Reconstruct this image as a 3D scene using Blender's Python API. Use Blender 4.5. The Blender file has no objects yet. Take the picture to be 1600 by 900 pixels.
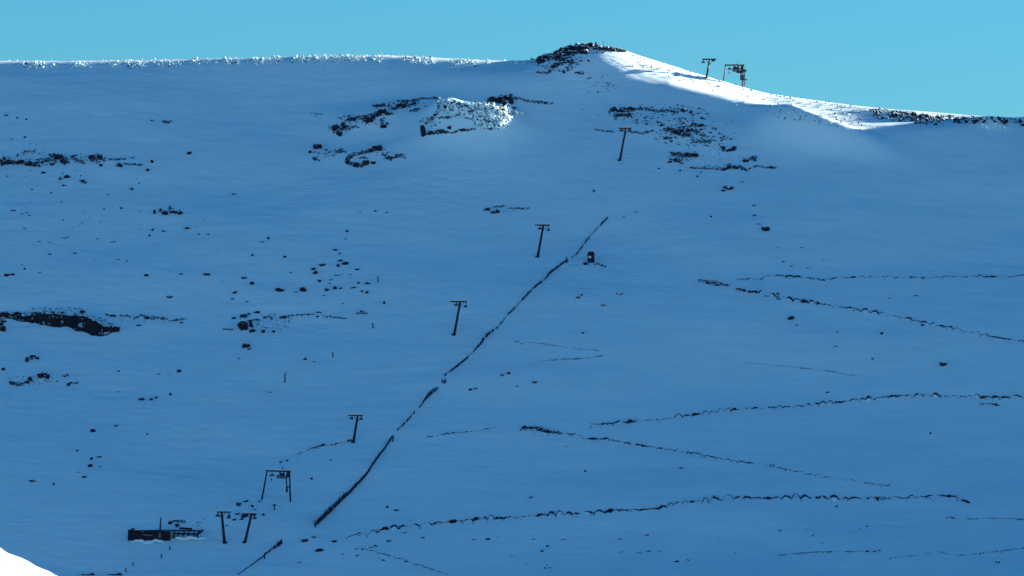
import bpy, bmesh, math, random
import numpy as np
from mathutils import Vector, Matrix
random.seed(7); RNG = np.random.default_rng(7)
SC = bpy.context.scene; COL = SC.collection
# ------------------------------------------------------------------ camera, sky, sun, exposure
FPX = 11111.0; PITCH = 0.030; CZ = 30.0            # focal length in photo pixels, camera pitch (rad), height (m)
cam_d = bpy.data.cameras.new('camera'); cam = bpy.data.objects.new('camera', cam_d); COL.objects.link(cam)
cam_d.sensor_width = 36; cam_d.lens = FPX * 36 / 1600; cam_d.clip_start = 1; cam_d.clip_end = 30000
cam.location = (0, 0, CZ); cam.rotation_euler = (math.pi / 2 + math.atan(PITCH), 0, 0)
SC.camera = cam
SUN_AZ, SUN_EL = 28.0, 9.5                        # degrees from +X towards +Y, and above the horizon
S = Vector((math.cos(math.radians(SUN_EL)) * math.cos(math.radians(SUN_AZ)),
            math.cos(math.radians(SUN_EL)) * math.sin(math.radians(SUN_AZ)), math.sin(math.radians(SUN_EL))))
w = bpy.data.worlds.new("World"); SC.world = w; w.use_nodes = True
nt = w.node_tree; nt.nodes.clear()
sky = nt.nodes.new('ShaderNodeTexSky'); sky.sky_type = 'NISHITA'; sky.sun_disc = False
sky.sun_elevation = math.radians(SUN_EL); sky.sun_rotation = math.radians(90 - SUN_AZ)
sky.altitude = 3000; sky.air_density = 1.4; sky.dust_density = 0.0; sky.ozone_density = 8.0
mul = nt.nodes.new('ShaderNodeMix'); mul.data_type = 'RGBA'; mul.blend_type = 'MULTIPLY'; mul.inputs[0].default_value = 1
mul.inputs[7].default_value = (.745, .925, .78, 1)
bg = nt.nodes.new('ShaderNodeBackground'); bg.inputs[1].default_value = 0.05
out = nt.nodes.new('ShaderNodeOutputWorld')
nt.links.new(sky.outputs[0], mul.inputs[6]); nt.links.new(mul.outputs[2], bg.inputs[0]); nt.links.new(bg.outputs[0], out.inputs[0])
sd = bpy.data.lights.new('sun', 'SUN'); sd.energy = 5; sd.angle = math.radians(0.5); sd.color = (1, .93, .84)
sun = bpy.data.objects.new('sun', sd); COL.objects.link(sun); sun.rotation_euler = S.to_track_quat('Z', 'Y').to_euler()
SC.view_settings.view_transform = 'Standard'; SC.view_settings.look = 'None'; SC.view_settings.gamma = 1
SC.view_settings.use_curve_mapping = False; SC.view_settings.exposure = 2.28

# ------------------------------------------------------------------ helpers
def tag(o, label=None, cat=None, group=None, kind=None):
    if label: o['label'] = label
    if cat: o['category'] = cat
    if group: o['group'] = group
    if kind: o['kind'] = kind
    return o
def new_mesh(name, V, F, mats, smooth=False):
    me = bpy.data.meshes.new(name); me.from_pydata([tuple(v) for v in V], [], F)
    for m in (mats if isinstance(mats, (list, tuple)) else [mats]): me.materials.append(m)
    if smooth: me.polygons.foreach_set('use_smooth', [True] * len(me.polygons))
    me.update(); return me
def link(name, me, parent=None, loc=None):
    o = bpy.data.objects.new(name, me); COL.objects.link(o)
    if loc is not None: o.location = loc
    if parent is not None: o.parent = parent
    return o
def empty(name, loc, label, cat, group=None, rz=0):
    o = bpy.data.objects.new(name, None); COL.objects.link(o); o.location = loc; o.rotation_euler = (0, 0, rz)
    return tag(o, label, cat, group)
class MB:
    """collects boxes, bars and tubes in the thing's own space"""
    def __init__(s): s.V = []; s.F = []
    def add(s, V, F):
        n = len(s.V); s.V += [tuple(v) for v in V]; s.F += [tuple(i + n for i in f) for f in F]; return s
    def box(s, c, d, rot=None):
        x, y, z = d[0] / 2, d[1] / 2, d[2] / 2
        P = [Vector((i * x, j * y, k * z)) for k in (-1, 1) for j in (-1, 1) for i in (-1, 1)]
        if rot is not None: P = [rot @ p for p in P]
        return s.add([p + Vector(c) for p in P], [(0, 2, 3, 1), (4, 5, 7, 6), (0, 1, 5, 4), (2, 6, 7, 3), (0, 4, 6, 2), (1, 3, 7, 5)])
    def bar(s, a, b, w, h):
        a = Vector(a); b = Vector(b); q = (b - a).to_track_quat('X', 'Z').to_matrix()
        return s.box((a + b) / 2, ((b - a).length, w, h), q)
    def tube(s, a, b, r0, r1=None, n=10, caps=True):
        r1 = r0 if r1 is None else r1; a = Vector(a); b = Vector(b); q = (b - a).to_track_quat('Z', 'Y').to_matrix()
        V = []
        for P, r in ((a, r0), (b, r1)):
            for i in range(n):
                t = 2 * math.pi * i / n; V.append(P + q @ Vector((r * math.cos(t), r * math.sin(t), 0)))
        F = [(i, (i + 1) % n, n + (i + 1) % n, n + i) for i in range(n)]
        if caps: F += [tuple(range(n))[::-1], tuple(range(n, 2 * n))]
        return s.add(V, F)
    def ring(s, c, axis, R, r, n=20, m=6):
        q = Vector(axis).to_track_quat('Z', 'Y').to_matrix(); V = []; F = []
        for i in range(n):
            t = 2 * math.pi * i / n
            for j in range(m):
                u = 2 * math.pi * j / m
                V.append(Vector(c) + q @ Vector(((R + r * math.cos(u)) * math.cos(t), (R + r * math.cos(u)) * math.sin(t), r * math.sin(u))))
        for i in range(n):
            for j in range(m):
                F.append((i * m + j, ((i + 1) % n) * m + j, ((i + 1) % n) * m + (j + 1) % m, i * m + (j + 1) % m))
        return s.add(V, F)
    def build(s, name, mat, parent=None, smooth=False):
        return link(name, new_mesh(name, s.V, s.F, mat, smooth), parent)

# value noise on a lattice, vectorised
_TAB = RNG.random((256, 256))
def vnoise(x, y):
    xi = np.floor(x).astype(int); yi = np.floor(y).astype(int); fx = x - xi; fy = y - yi
    fx = fx * fx * fx * (fx * (fx * 6 - 15) + 10); fy = fy * fy * fy * (fy * (fy * 6 - 15) + 10)
    g = lambda i, j: _TAB[i & 255, j & 255]
    return ((g(xi, yi) * (1 - fx) + g(xi + 1, yi) * fx) * (1 - fy) + (g(xi, yi + 1) * (1 - fx) + g(xi + 1, yi + 1) * fx) * fy) * 2 - 1
def fbm(x, y, o=3):
    v = 0; a = 1
    for k in range(o): v = v + a * vnoise(x * 2 ** k + 17.3 * k, y * 2 ** k + 9.1 * k); a *= .5
    return v

# ------------------------------------------------------------------ materials
def mat(name, col, rough=.8, var=.15, scale=3.0, bump=0.0, bscale=8.0, metal=0.0, snow=None, sthr=.62, swid=.12, nz=.35, nscale=1.2):
    m = bpy.data.materials.new(name); m.use_nodes = True; t = m.node_tree; L = t.links.new
    p = t.nodes['Principled BSDF']; p.inputs['Roughness'].default_value = rough; p.inputs['Metallic'].default_value = metal
    p.inputs['Specular IOR Level'].default_value = .25
    tc = t.nodes.new('ShaderNodeNewGeometry')
    n = t.nodes.new('ShaderNodeTexNoise'); n.inputs['Scale'].default_value = scale; n.inputs['Detail'].default_value = 5
    L(tc.outputs['Position'], n.inputs['Vector'])
    r = t.nodes.new('ShaderNodeValToRGB'); L(n.outputs['Fac'], r.inputs[0])
    r.color_ramp.elements[0].position = .3; r.color_ramp.elements[1].position = .7
    r.color_ramp.elements[0].color = tuple(c * (1 - var) for c in col) + (1,); r.color_ramp.elements[1].color = tuple(min(1, c * (1 + var)) for c in col) + (1,)
    src = r.outputs[0]
    if snow:
        sx = t.nodes.new('ShaderNodeSeparateXYZ'); L(tc.outputs['Normal'], sx.inputs[0])
        n2 = t.nodes.new('ShaderNodeTexNoise'); n2.inputs['Scale'].default_value = nscale; n2.inputs['Detail'].default_value = 4; L(tc.outputs['Position'], n2.inputs['Vector'])
        ad = t.nodes.new('ShaderNodeMath'); ad.operation = 'MULTIPLY_ADD'; L(n2.outputs['Fac'], ad.inputs[0]); ad.inputs[1].default_value = nz * 2
        sb = t.nodes.new('ShaderNodeMath'); sb.operation = 'SUBTRACT'; L(sx.outputs['Z'], sb.inputs[0]); sb.inputs[1].default_value = nz; L(sb.outputs[0], ad.inputs[2])
        mr = t.nodes.new('ShaderNodeMapRange'); L(ad.outputs[0], mr.inputs[0]); mr.inputs[1].default_value = sthr - swid; mr.inputs[2].default_value = sthr + swid
        mx = t.nodes.new('ShaderNodeMix'); mx.data_type = 'RGBA'; L(mr.outputs[0], mx.inputs[0]); L(src, mx.inputs[6]); mx.inputs[7].default_value = snow + (1,)
        src = mx.outputs[2]
    L(src, p.inputs['Base Color'])
    if bump:
        nb = t.nodes.new('ShaderNodeTexNoise'); nb.inputs['Scale'].default_value = bscale; nb.inputs['Detail'].default_value = 6; L(tc.outputs['Position'], nb.inputs['Vector'])
        b = t.nodes.new('ShaderNodeBump'); b.inputs['Strength'].default_value = bump; b.inputs['Distance'].default_value = .2; L(nb.outputs['Fac'], b.inputs['Height']); L(b.outputs[0], p.inputs['Normal'])
    return m
SNOW = (.77, .95, .95)
M_SNOW = mat('snow', SNOW, .75, .02, .12, .45, 1.0)
def wind_ripples(m):
    t = m.node_tree; L = t.links.new; b = next(n for n in t.nodes if n.type == 'BUMP'); nb = b.inputs['Height'].links[0].from_node; g = next(n for n in t.nodes if n.type == 'NEW_GEOMETRY')
    mp = t.nodes.new('ShaderNodeMapping'); mp.inputs['Scale'].default_value = (.35, 1.0, 1.0); mp.inputs['Rotation'].default_value = (0, 0, .12); L(g.outputs['Position'], mp.inputs['Vector']); L(mp.outputs[0], nb.inputs['Vector'])
    pz = t.nodes.new('ShaderNodeTexNoise'); pz.inputs['Scale'].default_value = .03; pz.inputs['Detail'].default_value = 3; L(g.outputs['Position'], pz.inputs['Vector'])
    mr = t.nodes.new('ShaderNodeMapRange'); mr.inputs[1].default_value = .42; mr.inputs[2].default_value = .62; mr.inputs[3].default_value = .10; mr.inputs[4].default_value = .55; L(pz.outputs['Fac'], mr.inputs[0]); L(mr.outputs[0], b.inputs['Strength'])
    b.inputs['Distance'].default_value = .35
wind_ripples(M_SNOW)
M_ROCK = mat('rock', (.019, .017, .032), .9, .45, 1.5, .8, 3.0, snow=SNOW, sthr=.60, nz=.62, nscale=1.6)
M_CLIFF = mat('cliff_rock', (.015, .013, .022), .9, .5, 1.0, .9, 2.0, snow=SNOW, sthr=.80, nz=.30, nscale=1.5)
M_RIME = mat('rime_rock', (.035, .032, .045), .85, .4, 2.0, .5, 3.0, snow=SNOW, sthr=-.06, swid=.15, nz=1.2, nscale=1.2)
M_SUN_BROWN = mat('sunlit_brown_rock', (.085, .055, .045), .9, .4, 1.5, .7, 3.0, snow=SNOW, sthr=.45, nz=.5, nscale=1.4)  # dark rock with the warm sunlight put into its colour
M_CREST = mat('frosted_stone', (.04, .038, .05), .85, .4, 2.0, .4, 3.0, snow=SNOW, sthr=-.18, swid=.15, nz=1.1, nscale=1.6)
M_STEP_SHADE = mat('snow_step_shade', (.13, .155, .18), .95, .35, 2.0, .6, 4.0, snow=SNOW, sthr=.6, nz=.5, nscale=1.2)  # snow-dusted heather tone standing in for the soft shade of snow steps
M_EARTH = mat('peat_earth', (.020, .018, .030), .95, .4, 2.0, .8, 4.0, snow=SNOW, sthr=.78, nz=.2, nscale=1.0)
M_STEEL = mat('dark_steel', (.017, .017, .030), .6, .3, 2.0, metal=.1)
M_WOOD = mat('dark_timber', (.018, .015, .022), .85, .4, 3.0, .4, 6.0)
M_PALE = mat('grey_board', (.16, .15, .14), .8, .2, 3.0)
M_WHITE = mat('white_paint', (.7, .7, .7), .6, .05)
M_TUFT = mat('heather', (.040, .034, .026), .95, .4, 3.0, snow=SNOW, sthr=.8, nz=.2)
M_FENCE = mat('weathered_paling', (.019, .016, .026), .9, .3, 2.0)

# ------------------------------------------------------------------ the hillside as one height function (metres)
YR, YB = 1920.0, 1640.0
def c2x(c, y=YR): return (np.asarray(c, float) - 800) / FPX * y
def r2z(r, y=YR): return CZ + y * (PITCH + (450 - np.asarray(r, float)) / FPX)
_c = [0, 100, 200, 300, 400, 470, 520, 600, 680, 760, 830, 845, 860, 880, 905, 930, 955, 975, 1000, 1050, 1100, 1130, 1165, 1200, 1300, 1350, 1400, 1450, 1500, 1550, 1600]
_r = [96, 96, 95, 93, 91, 89, 87, 87, 91, 95, 96, 91, 86, 78, 74, 73, 76, 79, 88, 103, 119, 127, 138, 147, 161, 168, 175, 180, 183, 185, 187]
RX = np.concatenate([[-9000, -3000, -1500, -700, -400, -250], c2x(_c), [170, 200, 240, 280, 340, 400, 450, 520, 620, 900, 1500, 3000, 9000]])
RZ = np.concatenate([[10, 60, 120, 148, 150, 151], r2z(_r), [140.5, 149.3, 152, 146, 142, 142, 144, 146, 150, 140, 120, 60, 10]])  # last list: unseen hill right of the frame, raised to shade the right crest
def _smooth(xs, zs, sg):
    g = np.arange(-500, 700, .5); z = np.interp(g, xs, zs); k = np.exp(-.5 * (np.arange(-8 * sg, 8 * sg + 1) * .5 / sg) ** 2); k /= k.sum()
    zz = np.convolve(np.pad(z, len(k) // 2, mode='edge'), k, 'valid')
    lo = xs < -500; hi = xs > 700
    return np.concatenate([xs[lo], g, xs[hi]]), np.concatenate([zs[lo], zz, zs[hi]])
FX = np.array([-9000, -3000, -1500, -700, -400, -150, -60, 0, 60, 100, 150, 280, 360, 420, 450, 520, 620, 900, 1500, 3000, 9000])
FZ = np.array([10, 60, 120, 148, 150, 149, 150, 152, 150, 147, 143, 142, 141, 141, 142, 145, 150, 140, 120, 60, 10])  # unseen right stretch filled in so no sun leaks onto the face
FX, FZ = _smooth(FX, FZ, 16)
RX, RZ = _smooth(RX, RZ, 2)
def smin(a, b, k):
    h = np.clip(.5 + .5 * (b - a) / k, 0, 1); return b * (1 - h) + a * h - k * h * (1 - h)
BUMPS = []        # (x, y, sx, sy, amp, rot)
def H0(x, y):
    zr = np.interp(x, RX, RZ)
    s = (y - YB) / (YR - YB)
    k = np.clip((YR - y) / np.interp(x, [15, 42, 62, 85, 100, 140], [17, 18, 26, 48, 40, 24]), 0, 1); k = k * k * (3 - 2 * k)      # the ridge line shapes only the upper face
    zr = zr + k * (np.interp(x, FX, FZ) - zr)
    zs = 12.8 + (.86 * s + .14 * s * np.abs(s)) * (zr - 12.8)
    sb = .86 * (zr - 12.8) / (YR - YB)                        # run-out below the frame
    d = np.maximum(YB - y, 0); L = 2 * 12.8 / sb
    zlow = np.where(d < L, 12.8 - sb * d + sb * d * d / (2 * L), 0)
    z = np.where(y < YB, zlow, zs)
    zp = zr + .9 - .05 * (y - YR) - .00004 * np.maximum(y - YR, 0) ** 2
    z = smin(z, zp, np.interp(x, [88, 108], [3.2, 1.0]))
    # the hill the camera stands on
    z = z + 27.5 * np.clip(1 - y / 900, 0, 1) ** 2 * (3 - 2 * np.clip(1 - y / 900, 0, 1)) * (y < 900)
    return np.maximum(z, -8)
def H(x, y):
    x = np.asarray(x, float); y = np.asarray(y, float)
    z = H0(x, y)
    on = np.clip((y - 1560) / 60, 0, 1)
    f = on * np.clip((YR + 3 - y) / 14, 0, 1)
    z = z + f * (1.3 * fbm(x / 62 + 3, y / 48 + 1, 2) + .22 * fbm(x / 19, y / 12, 2) + .06 * fbm(x / 9 + 5, y / 3, 2) + .04 * np.clip(.5 - x / 120, .2, 1) * fbm(x / 5 + 9, y / 1.7, 2))
    z = z + .02 * on * fbm(x / 3.2, y / 1.6, 2) 
    for bx, by, sx, sy, a, ro in BUMPS:
        dx = x - bx; dy = y - by; c, s = math.cos(ro), math.sin(ro)
        u = (dx * c + dy * s) / sx; v = (-dx * s + dy * c) / sy
        z = z + a * np.exp(-.5 * (u * u + v * v))
    return z
def P(c, r):
    """world points on the hillside seen from the camera in the direction of photo pixel (c, r)"""
    c = np.atleast_1d(np.asarray(c, float)); r = np.atleast_1d(np.asarray(r, float))
    ys = np.arange(1570, 1935, .75); U = (c - 800) / FPX; E = PITCH + (450 - r) / FPX
    out = np.zeros((len(c), 3))
    for k in range(0, len(c), 400):
        u = U[k:k + 400, None]; e = E[k:k + 400, None]
        D = H(u * ys, np.broadcast_to(ys, (len(u), len(ys)))) - (CZ + e * ys)
        hit = D > 0; any_ = hit.any(1); i = np.where(any_, hit.argmax(1), D.argmax(1)); i = np.maximum(i, 1)
        n = np.arange(len(u)); d0 = D[n, i - 1]; d1 = D[n, i]
        t = np.where(any_, -d0 / np.maximum(d1 - d0, 1e-6), 1); t = np.clip(t, 0, 1)
        y = ys[i - 1] + t * .75; x = U[k:k + 400] * y
        out[k:k + 400] = np.stack([x, y, H(x, y)], 1)
    return out
def P1(c, r): return Vector(P(c, r)[0])
def bump_at(c, r, sx, sy, a, ro=0):
    p = P1(c, r); BUMPS.append((p.x, p.y, sx, sy, a, ro))
bump_at(694, 194, 4, 5, 4.0); bump_at(730, 198, 7, 6, 4.6); bump_at(772, 194, 5, 6, 3.4); bump_at(620, 178, 12, 5, 1.2); bump_at(560, 190, 8, 5, .8)
bump_at(675, 205, 6, 4, 1.2); bump_at(1070, 205, 12, 6, .8); bump_at(560, 245, 12, 4, .9)
bump_at(900, 95, 9, 6, 1.2)
bump_at(1222, 190, 5, 9, 2.4); bump_at(1262, 202, 9, 6, 4.2, -.2); bump_at(1165, 170, 5, 7, -.8); bump_at(1318, 216, 9, 4, 3.0, -.25); bump_at(1548, 192, 2.5, 3, 1.8); bump_at(1450, 192, 9, 6, 2.0);  # last two swells added for a sunlit spot and for shade on the ridge tail

def axis(segs):
    out = [segs[0][0]]
    for a, b, st in segs:
        n = max(1, int(round((b - a) / st))); out += list(a + (b - a) * np.arange(1, n + 1) / n)
    return np.array(out)
gx = axis([(-12000, -3000, 900), (-3000, -900, 150), (-900, -300, 20), (-300, -152, 2.5), (-152, 152, .36), (152, 300, 2.5), (300, 900, 15), (900, 3000, 150), (3000, 12000, 900)])
gy = axis([(-6000, -600, 600), (-600, 1400, 60), (1400, 1575, 7), (1575, 1625, 1.0), (1625, 1935, .5), (1935, 1990, 3), (1990, 2300, 20), (2300, 12000, 600)])
X, Y = np.meshgrid(gx, gy); Z = H(X, Y)
nx, ny = len(gx), len(gy)
me = bpy.data.meshes.new('snow_hillside')
me.vertices.add(nx * ny); me.vertices.foreach_set('co', np.stack([X, Y, Z], -1).astype(np.float32).ravel())
I = (np.arange(ny - 1)[:, None] * nx + np.arange(nx - 1)[None, :]).ravel()
Q = np.stack([I, I + 1, I + nx + 1, I + nx], 1).astype(np.int32)
me.loops.add(Q.size); me.loops.foreach_set('vertex_index', Q.ravel()); me.polygons.add(len(Q))
me.polygons.foreach_set('loop_start', np.arange(0, Q.size, 4, dtype=np.int32)); me.polygons.foreach_set('use_smooth', np.ones(len(Q), bool))
me.update(); me.validate(); me.materials.append(M_SNOW)
tag(link('snow_hillside', me), kind='structure')

# near snow spur at the lower left corner, catching the sun
def spur():
    a = CZ + 1500 * (PITCH + (450 - 857) / FPX); xs = np.arange(-330, -60, 1.5); vs = np.arange(-60, 60, 1.5)
    V = []
    for v in vs:
        for x in xs:
            zc = a - .47 * (x + 108) + .35 * vnoise(np.array(x / 5.), np.array(.3)) + .25 * vnoise(np.array(x / 2.), np.array(v / 3.))
            zt = a + 11 - .0016 * (x + 165) ** 2; h_ = max(0, min(1, .5 + .5 * (zt - zc) / 6)); zc = zt * (1 - h_) + zc * h_ - 6 * h_ * (1 - h_)
            z = zc - (.30 * -v if v < 0 else .004 * v * v + .42 * v)
            V.append((x, 1500 + v, z))
    n = len(xs); F = [(j * n + i, j * n + i + 1, (j + 1) * n + i + 1, (j + 1) * n + i) for j in range(len(vs) - 1) for i in range(n - 1)]
    me = new_mesh('snow_spur', V, F, M_SNOW, True); tag(link('snow_spur', me), kind='structure')
    return a
SPUR_A = spur()

# ------------------------------------------------------------------ rocks
from mathutils import noise as mnoise
def hull(seed, n=18, flat=1.0):
    rr = random.Random(seed); bm = bmesh.new()
    for _ in range(n):
        v = Vector((rr.gauss(0, 1), rr.gauss(0, 1), rr.gauss(0, 1))).normalized() * rr.uniform(.82, 1.0)
        v.x = max(-.8, min(.8, v.x)); v.y = max(-.85, min(.85, v.y)); v.z = max(-.7, min(.7, v.z * 1.1)); bm.verts.new(v)
    r = bmesh.ops.convex_hull(bm, input=bm.verts); bmesh.ops.delete(bm, geom=[g for g in r['geom_interior'] if isinstance(g, bmesh.types.BMVert)], context='VERTS')
    bm.verts.index_update(); V = np.array([v.co[:] for v in bm.verts]); F = [tuple(v.index for v in f.verts) for f in bm.faces]; bm.free()
    m = np.abs(V).max(0); V = V / m * .5
    return V, F
HULLS = [hull(100 + i, random.Random(i).choice([12, 16, 22, 30])) for i in range(22)]
_rm = {}
def rock_mesh(i, m):
    if (i, m.name) not in _rm: _rm[(i, m.name)] = new_mesh('rock', HULLS[i][0], HULLS[i][1], m)
    return _rm[(i, m.name)]
def rot3(a, tx, ty): return Matrix.Rotation(a, 3, 'Z') @ Matrix.Rotation(tx, 3, 'X') @ Matrix.Rotation(ty, 3, 'Y')
def put_rock(name, c, r, w, h, m, parent=None, seed=None, sink=.1, dep=None):
    """one stone, w x h photo pixels, with its lowest visible edge on the snow at (c, r + h/2)"""
    p = P1(c, r + h * .5); s = p.y / FPX; i = RNG.integers(len(HULLS)); o = link(name, rock_mesh(int(i), m), parent)
    W = w * s; Hh = h * s / (1 - sink) * 1.08; D = W * RNG.uniform(.6, .95) if dep is None else dep
    base = Vector(p) + Vector((0, D * .42, -Hh * sink))
    loc = base + Vector((0, 0, Hh * .5))
    if parent is not None: loc -= parent.location
    o.location = loc; o.scale = (W, D, Hh)
    o.rotation_euler = (RNG.uniform(-.15, .15), RNG.uniform(-.2, .2), RNG.choice([0, math.pi]) + RNG.uniform(-.25, .25))
    return o
class Rubble:
    def __init__(s): s.V = []; s.F = []; s.n = 0
    def add(s, pts, w, h, sink=.25):
        """pts Nx3 on the ground, w/h in metres arrays"""
        for p, a, b in zip(pts, w, h):
            HV, HF = HULLS[RNG.integers(len(HULLS))]
            R = np.array(rot3(RNG.uniform(0, 6.3), RNG.uniform(-.3, .3), RNG.uniform(-.3, .3)))
            V = (HV @ R.T) * np.array([a, a * RNG.uniform(.6, 1), b]) + np.array([p[0], p[1] + a * .3, p[2] + b * (.5 - sink)])
            s.V.append(V); s.F += [tuple(i + s.n for i in f) for f in HF]; s.n += len(V)
    def build(s, name, m, parent=None):
        if not s.V: return None
        V = np.concatenate(s.V)
        if parent is not None: V = V - np.array(parent.location)
        o = link(name, new_mesh(name, V, s.F, m), parent); o['kind'] = 'stuff'; return o
def along(pts, n, jit):
    pts = np.array(pts, float)
    if len(pts) == 1: pts = np.vstack([pts, pts + [.5, 0]])
    seg = np.hypot(*np.diff(pts, axis=0).T); cum = np.concatenate([[0], np.cumsum(seg)]); t = (np.arange(n) + RNG.uniform(.1, .9, n)) / n * cum[-1]
    c = np.interp(t, cum, pts[:, 0]); r = np.interp(t, cum, pts[:, 1])
    return c + RNG.normal(0, .35 * jit, n), r + RNG.uniform(-.5, .5, n) * jit, t / cum[-1]
def outcrop(label, cat, big, strokes, fields=(), m=None, group=None, dens=1.0, hs=1.0, name='rock_outcrop'):
    """big: single blocks (c, r, w, h); strokes: (points, thickness) dark broken bands; fields: (c, r, rx, ry, n, smin, smax) scattered stones"""
    m = m or M_ROCK; c0 = np.mean([b[0] for b in big] + [p[0] for st in strokes for p in st[0]]); r0 = np.mean([b[1] for b in big] + [p[1] for st in strokes for p in st[0]])
    e = empty(name, P1(c0, r0), label, cat, group)
    for b in big:                                              # a block is a few angular stones leaning together
        c, r, w_, h_ = b
        if w_ > 9:
            put_rock('boulder', c - w_ * .22, r + RNG.uniform(-.06, .1) * h_, w_ * .58, h_ * RNG.uniform(.75, 1), m, e); put_rock('boulder', c + w_ * .22, r + RNG.uniform(-.06, .1) * h_, w_ * .55, h_ * RNG.uniform(.65, .95), m, e)
            put_rock('boulder', c + RNG.uniform(-.1, .1) * w_, r - h_ * .1, w_ * .5, h_ * .8, m, e)
        else: put_rock('boulder', c, r, w_ * .95, h_, m, e)
    rb = Rubble()
    for pts, th in strokes:
        L = sum(math.dist(a, b) for a, b in zip(pts[:-1], pts[1:])) if len(pts) > 1 else 3
        n = max(2, int(L * dens / max(2.2, th * .45))); c, r, _ = along(pts, n, th * .55 + 1.1); keep_ = RNG.random(n) < .82
        for i in range(n):
            if not keep_[i]: continue
            w_ = max(2.6, th * RNG.uniform(.5, 1.3)); h_ = max(1.8, th * RNG.uniform(.4, .95)) * hs
            if th >= 4.5 and w_ > 4.5: put_rock('boulder', c[i], r[i], w_, h_, m, e)
            else:
                p = P(c[i], r[i] + h_ / 2); s_ = p[0, 1] / FPX; rb.add(p, [w_ * s_], [h_ * s_ * 1.3])
        n2 = int(L * th * .26 * dens) + 2; c, r, _ = along(pts, n2, th * 1.25); w_ = RNG.uniform(1.5, 3.8, n2); p = P(c, r + .8); s_ = p[:, 1] / FPX
        rb.add(p, w_ * s_, w_ * s_ * RNG.uniform(.6, 1.1, n2) * hs)
    for (c_, r_, rx, ry, n, s0, s1) in fields:
        a = RNG.uniform(0, 6.283, n); q = np.sqrt(RNG.uniform(0, 1, n)); c = c_ + rx * q * np.cos(a); r = r_ + ry * q * np.sin(a)
        w_ = s0 + (s1 - s0) * RNG.random(n) ** 2; p = P(c, r); s_ = p[:, 1] / FPX; rb.add(p, w_ * s_, w_ * s_ * RNG.uniform(.5, 1.0, n))
    rb.build('rubble', m, e)
    return e
outcrop('long broken rock band poking through snow, just left of the sunlit crag', 'rock outcrop',
        [(525, 200, 12, 12), (536, 196, 9, 11), (531, 209, 8, 8), (599, 197, 10, 7), (626, 165, 14, 8), (577, 187, 12, 10), (595, 174, 10, 7), (548, 186, 12, 6)],
        [([(518, 197), (528, 205), (541, 197)], 9), ([(541, 187), (562, 184), (578, 180)], 6), ([(568, 190), (588, 178), (609, 174)], 8), ([(584, 166), (606, 162)], 5),
         ([(596, 186), (598, 195), (606, 193)], 4), ([(613, 168), (633, 164), (650, 160)], 6), ([(640, 173), (655, 170)], 4), ([(620, 158), (655, 155)], 3), ([(655, 153), (688, 153)], 2.5), ([(545, 200), (560, 197)], 3)],
        [(565, 188, 40, 9, 60, 1.5, 4), (640, 166, 30, 8, 40, 1.5, 3.5), (500, 180, 22, 4, 9, 1.5, 4)])
outcrop('ring shaped rocky patch with snowy middle, below the long broken rock band', 'rock outcrop',
        [(496, 229, 15, 9), (586, 232, 11, 9), (593, 231, 9, 10), (556, 257, 10, 8), (571, 254, 11, 8), (583, 254, 8, 5), (544, 253, 7, 8)],
        [([(541, 252), (547, 244), (560, 239), (576, 236)], 4.5), ([(576, 234), (597, 230)], 6), ([(598, 240), (606, 248), (618, 244), (628, 242)], 4.5), ([(548, 256), (560, 259), (576, 254)], 4.5),
         ([(560, 246), (573, 246)], 2.5), ([(626, 241), (634, 246)], 3.5)], [(590, 238, 30, 6, 26, 1.5, 3)])
outcrop('sparse scatter of dark stones beside the ring shaped rocky patch, at its left', 'rock scatter',
        [(484, 237, 5, 4), (509, 234, 5, 3)], [([(488, 247), (498, 249)], 3.5), ([(520, 235), (540, 237)], 3)], [(515, 240, 30, 9, 34, 1.5, 3.8)], name='rock_scatter')
outcrop('snowy crag catching the sun in the middle of the upper shaded face', 'rock outcrop',
        [(661, 205, 9, 18), (770, 155, 11, 9), (780, 156, 10, 10), (792, 153, 12, 9), (786, 163, 10, 9), (799, 158, 9, 9), (779, 170, 8, 6), (672, 207, 8, 7), (690, 205, 10, 7), (723, 203, 9, 5), (702, 199, 7, 6)],
        [([(668, 208), (684, 206), (700, 205)], 5), ([(703, 207), (716, 204), (742, 202)], 3.5), ([(664, 193), (672, 188), (680, 180), (687, 166)], 4), ([(683, 182), (705, 184)], 2.5),
         ([(764, 158), (782, 153), (803, 151)], 7), ([(780, 160), (790, 168)], 5), ([(803, 152), (830, 158), (862, 161)], 3.2)],
        [(672, 192, 16, 12, 40, 1.5, 3.5)])
lit = outcrop('rime covered boulder field glowing in the sun on the middle crag', 'boulder field',
              [(700, 163, 9, 6), (716, 167, 10, 7), (733, 166, 9, 8), (748, 170, 11, 8), (762, 168, 10, 8), (775, 175, 10, 8), (788, 178, 9, 8), (740, 179, 9, 7), (755, 182, 10, 7), (770, 187, 10, 8), (785, 190, 9, 8), (760, 196, 8, 6), (798, 172, 7, 6), (775, 199, 8, 6), (724, 176, 8, 6)],
              [([(684, 158), (720, 163), (752, 166)], 6), ([(696, 166), (740, 176), (790, 176)], 7), ([(722, 178), (755, 186), (796, 184)], 7), ([(742, 190), (765, 198), (788, 192)], 7), ([(790, 172), (818, 178)], 4), ([(755, 166), (800, 170)], 7)],
              [(745, 172, 62, 13, 170, 2.5, 7.5), (770, 190, 32, 13, 90, 2.5, 7.5)], m=M_RIME, hs=1.9, dens=1.1, name='boulder_field')
for b in [(775, 171, 8, 6), (789, 162, 9, 7), (748, 178, 7, 5), (762, 189, 8, 5), (731, 170, 7, 5), (803, 168, 7, 5), (782, 183, 6, 5), (716, 164, 7, 5), (795, 177, 6, 5), (770, 162, 8, 5)]:
    tag(put_rock('boulder', *b, M_SUN_BROWN, lit), 'bare boulder, brown from painted sunlight')
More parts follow.
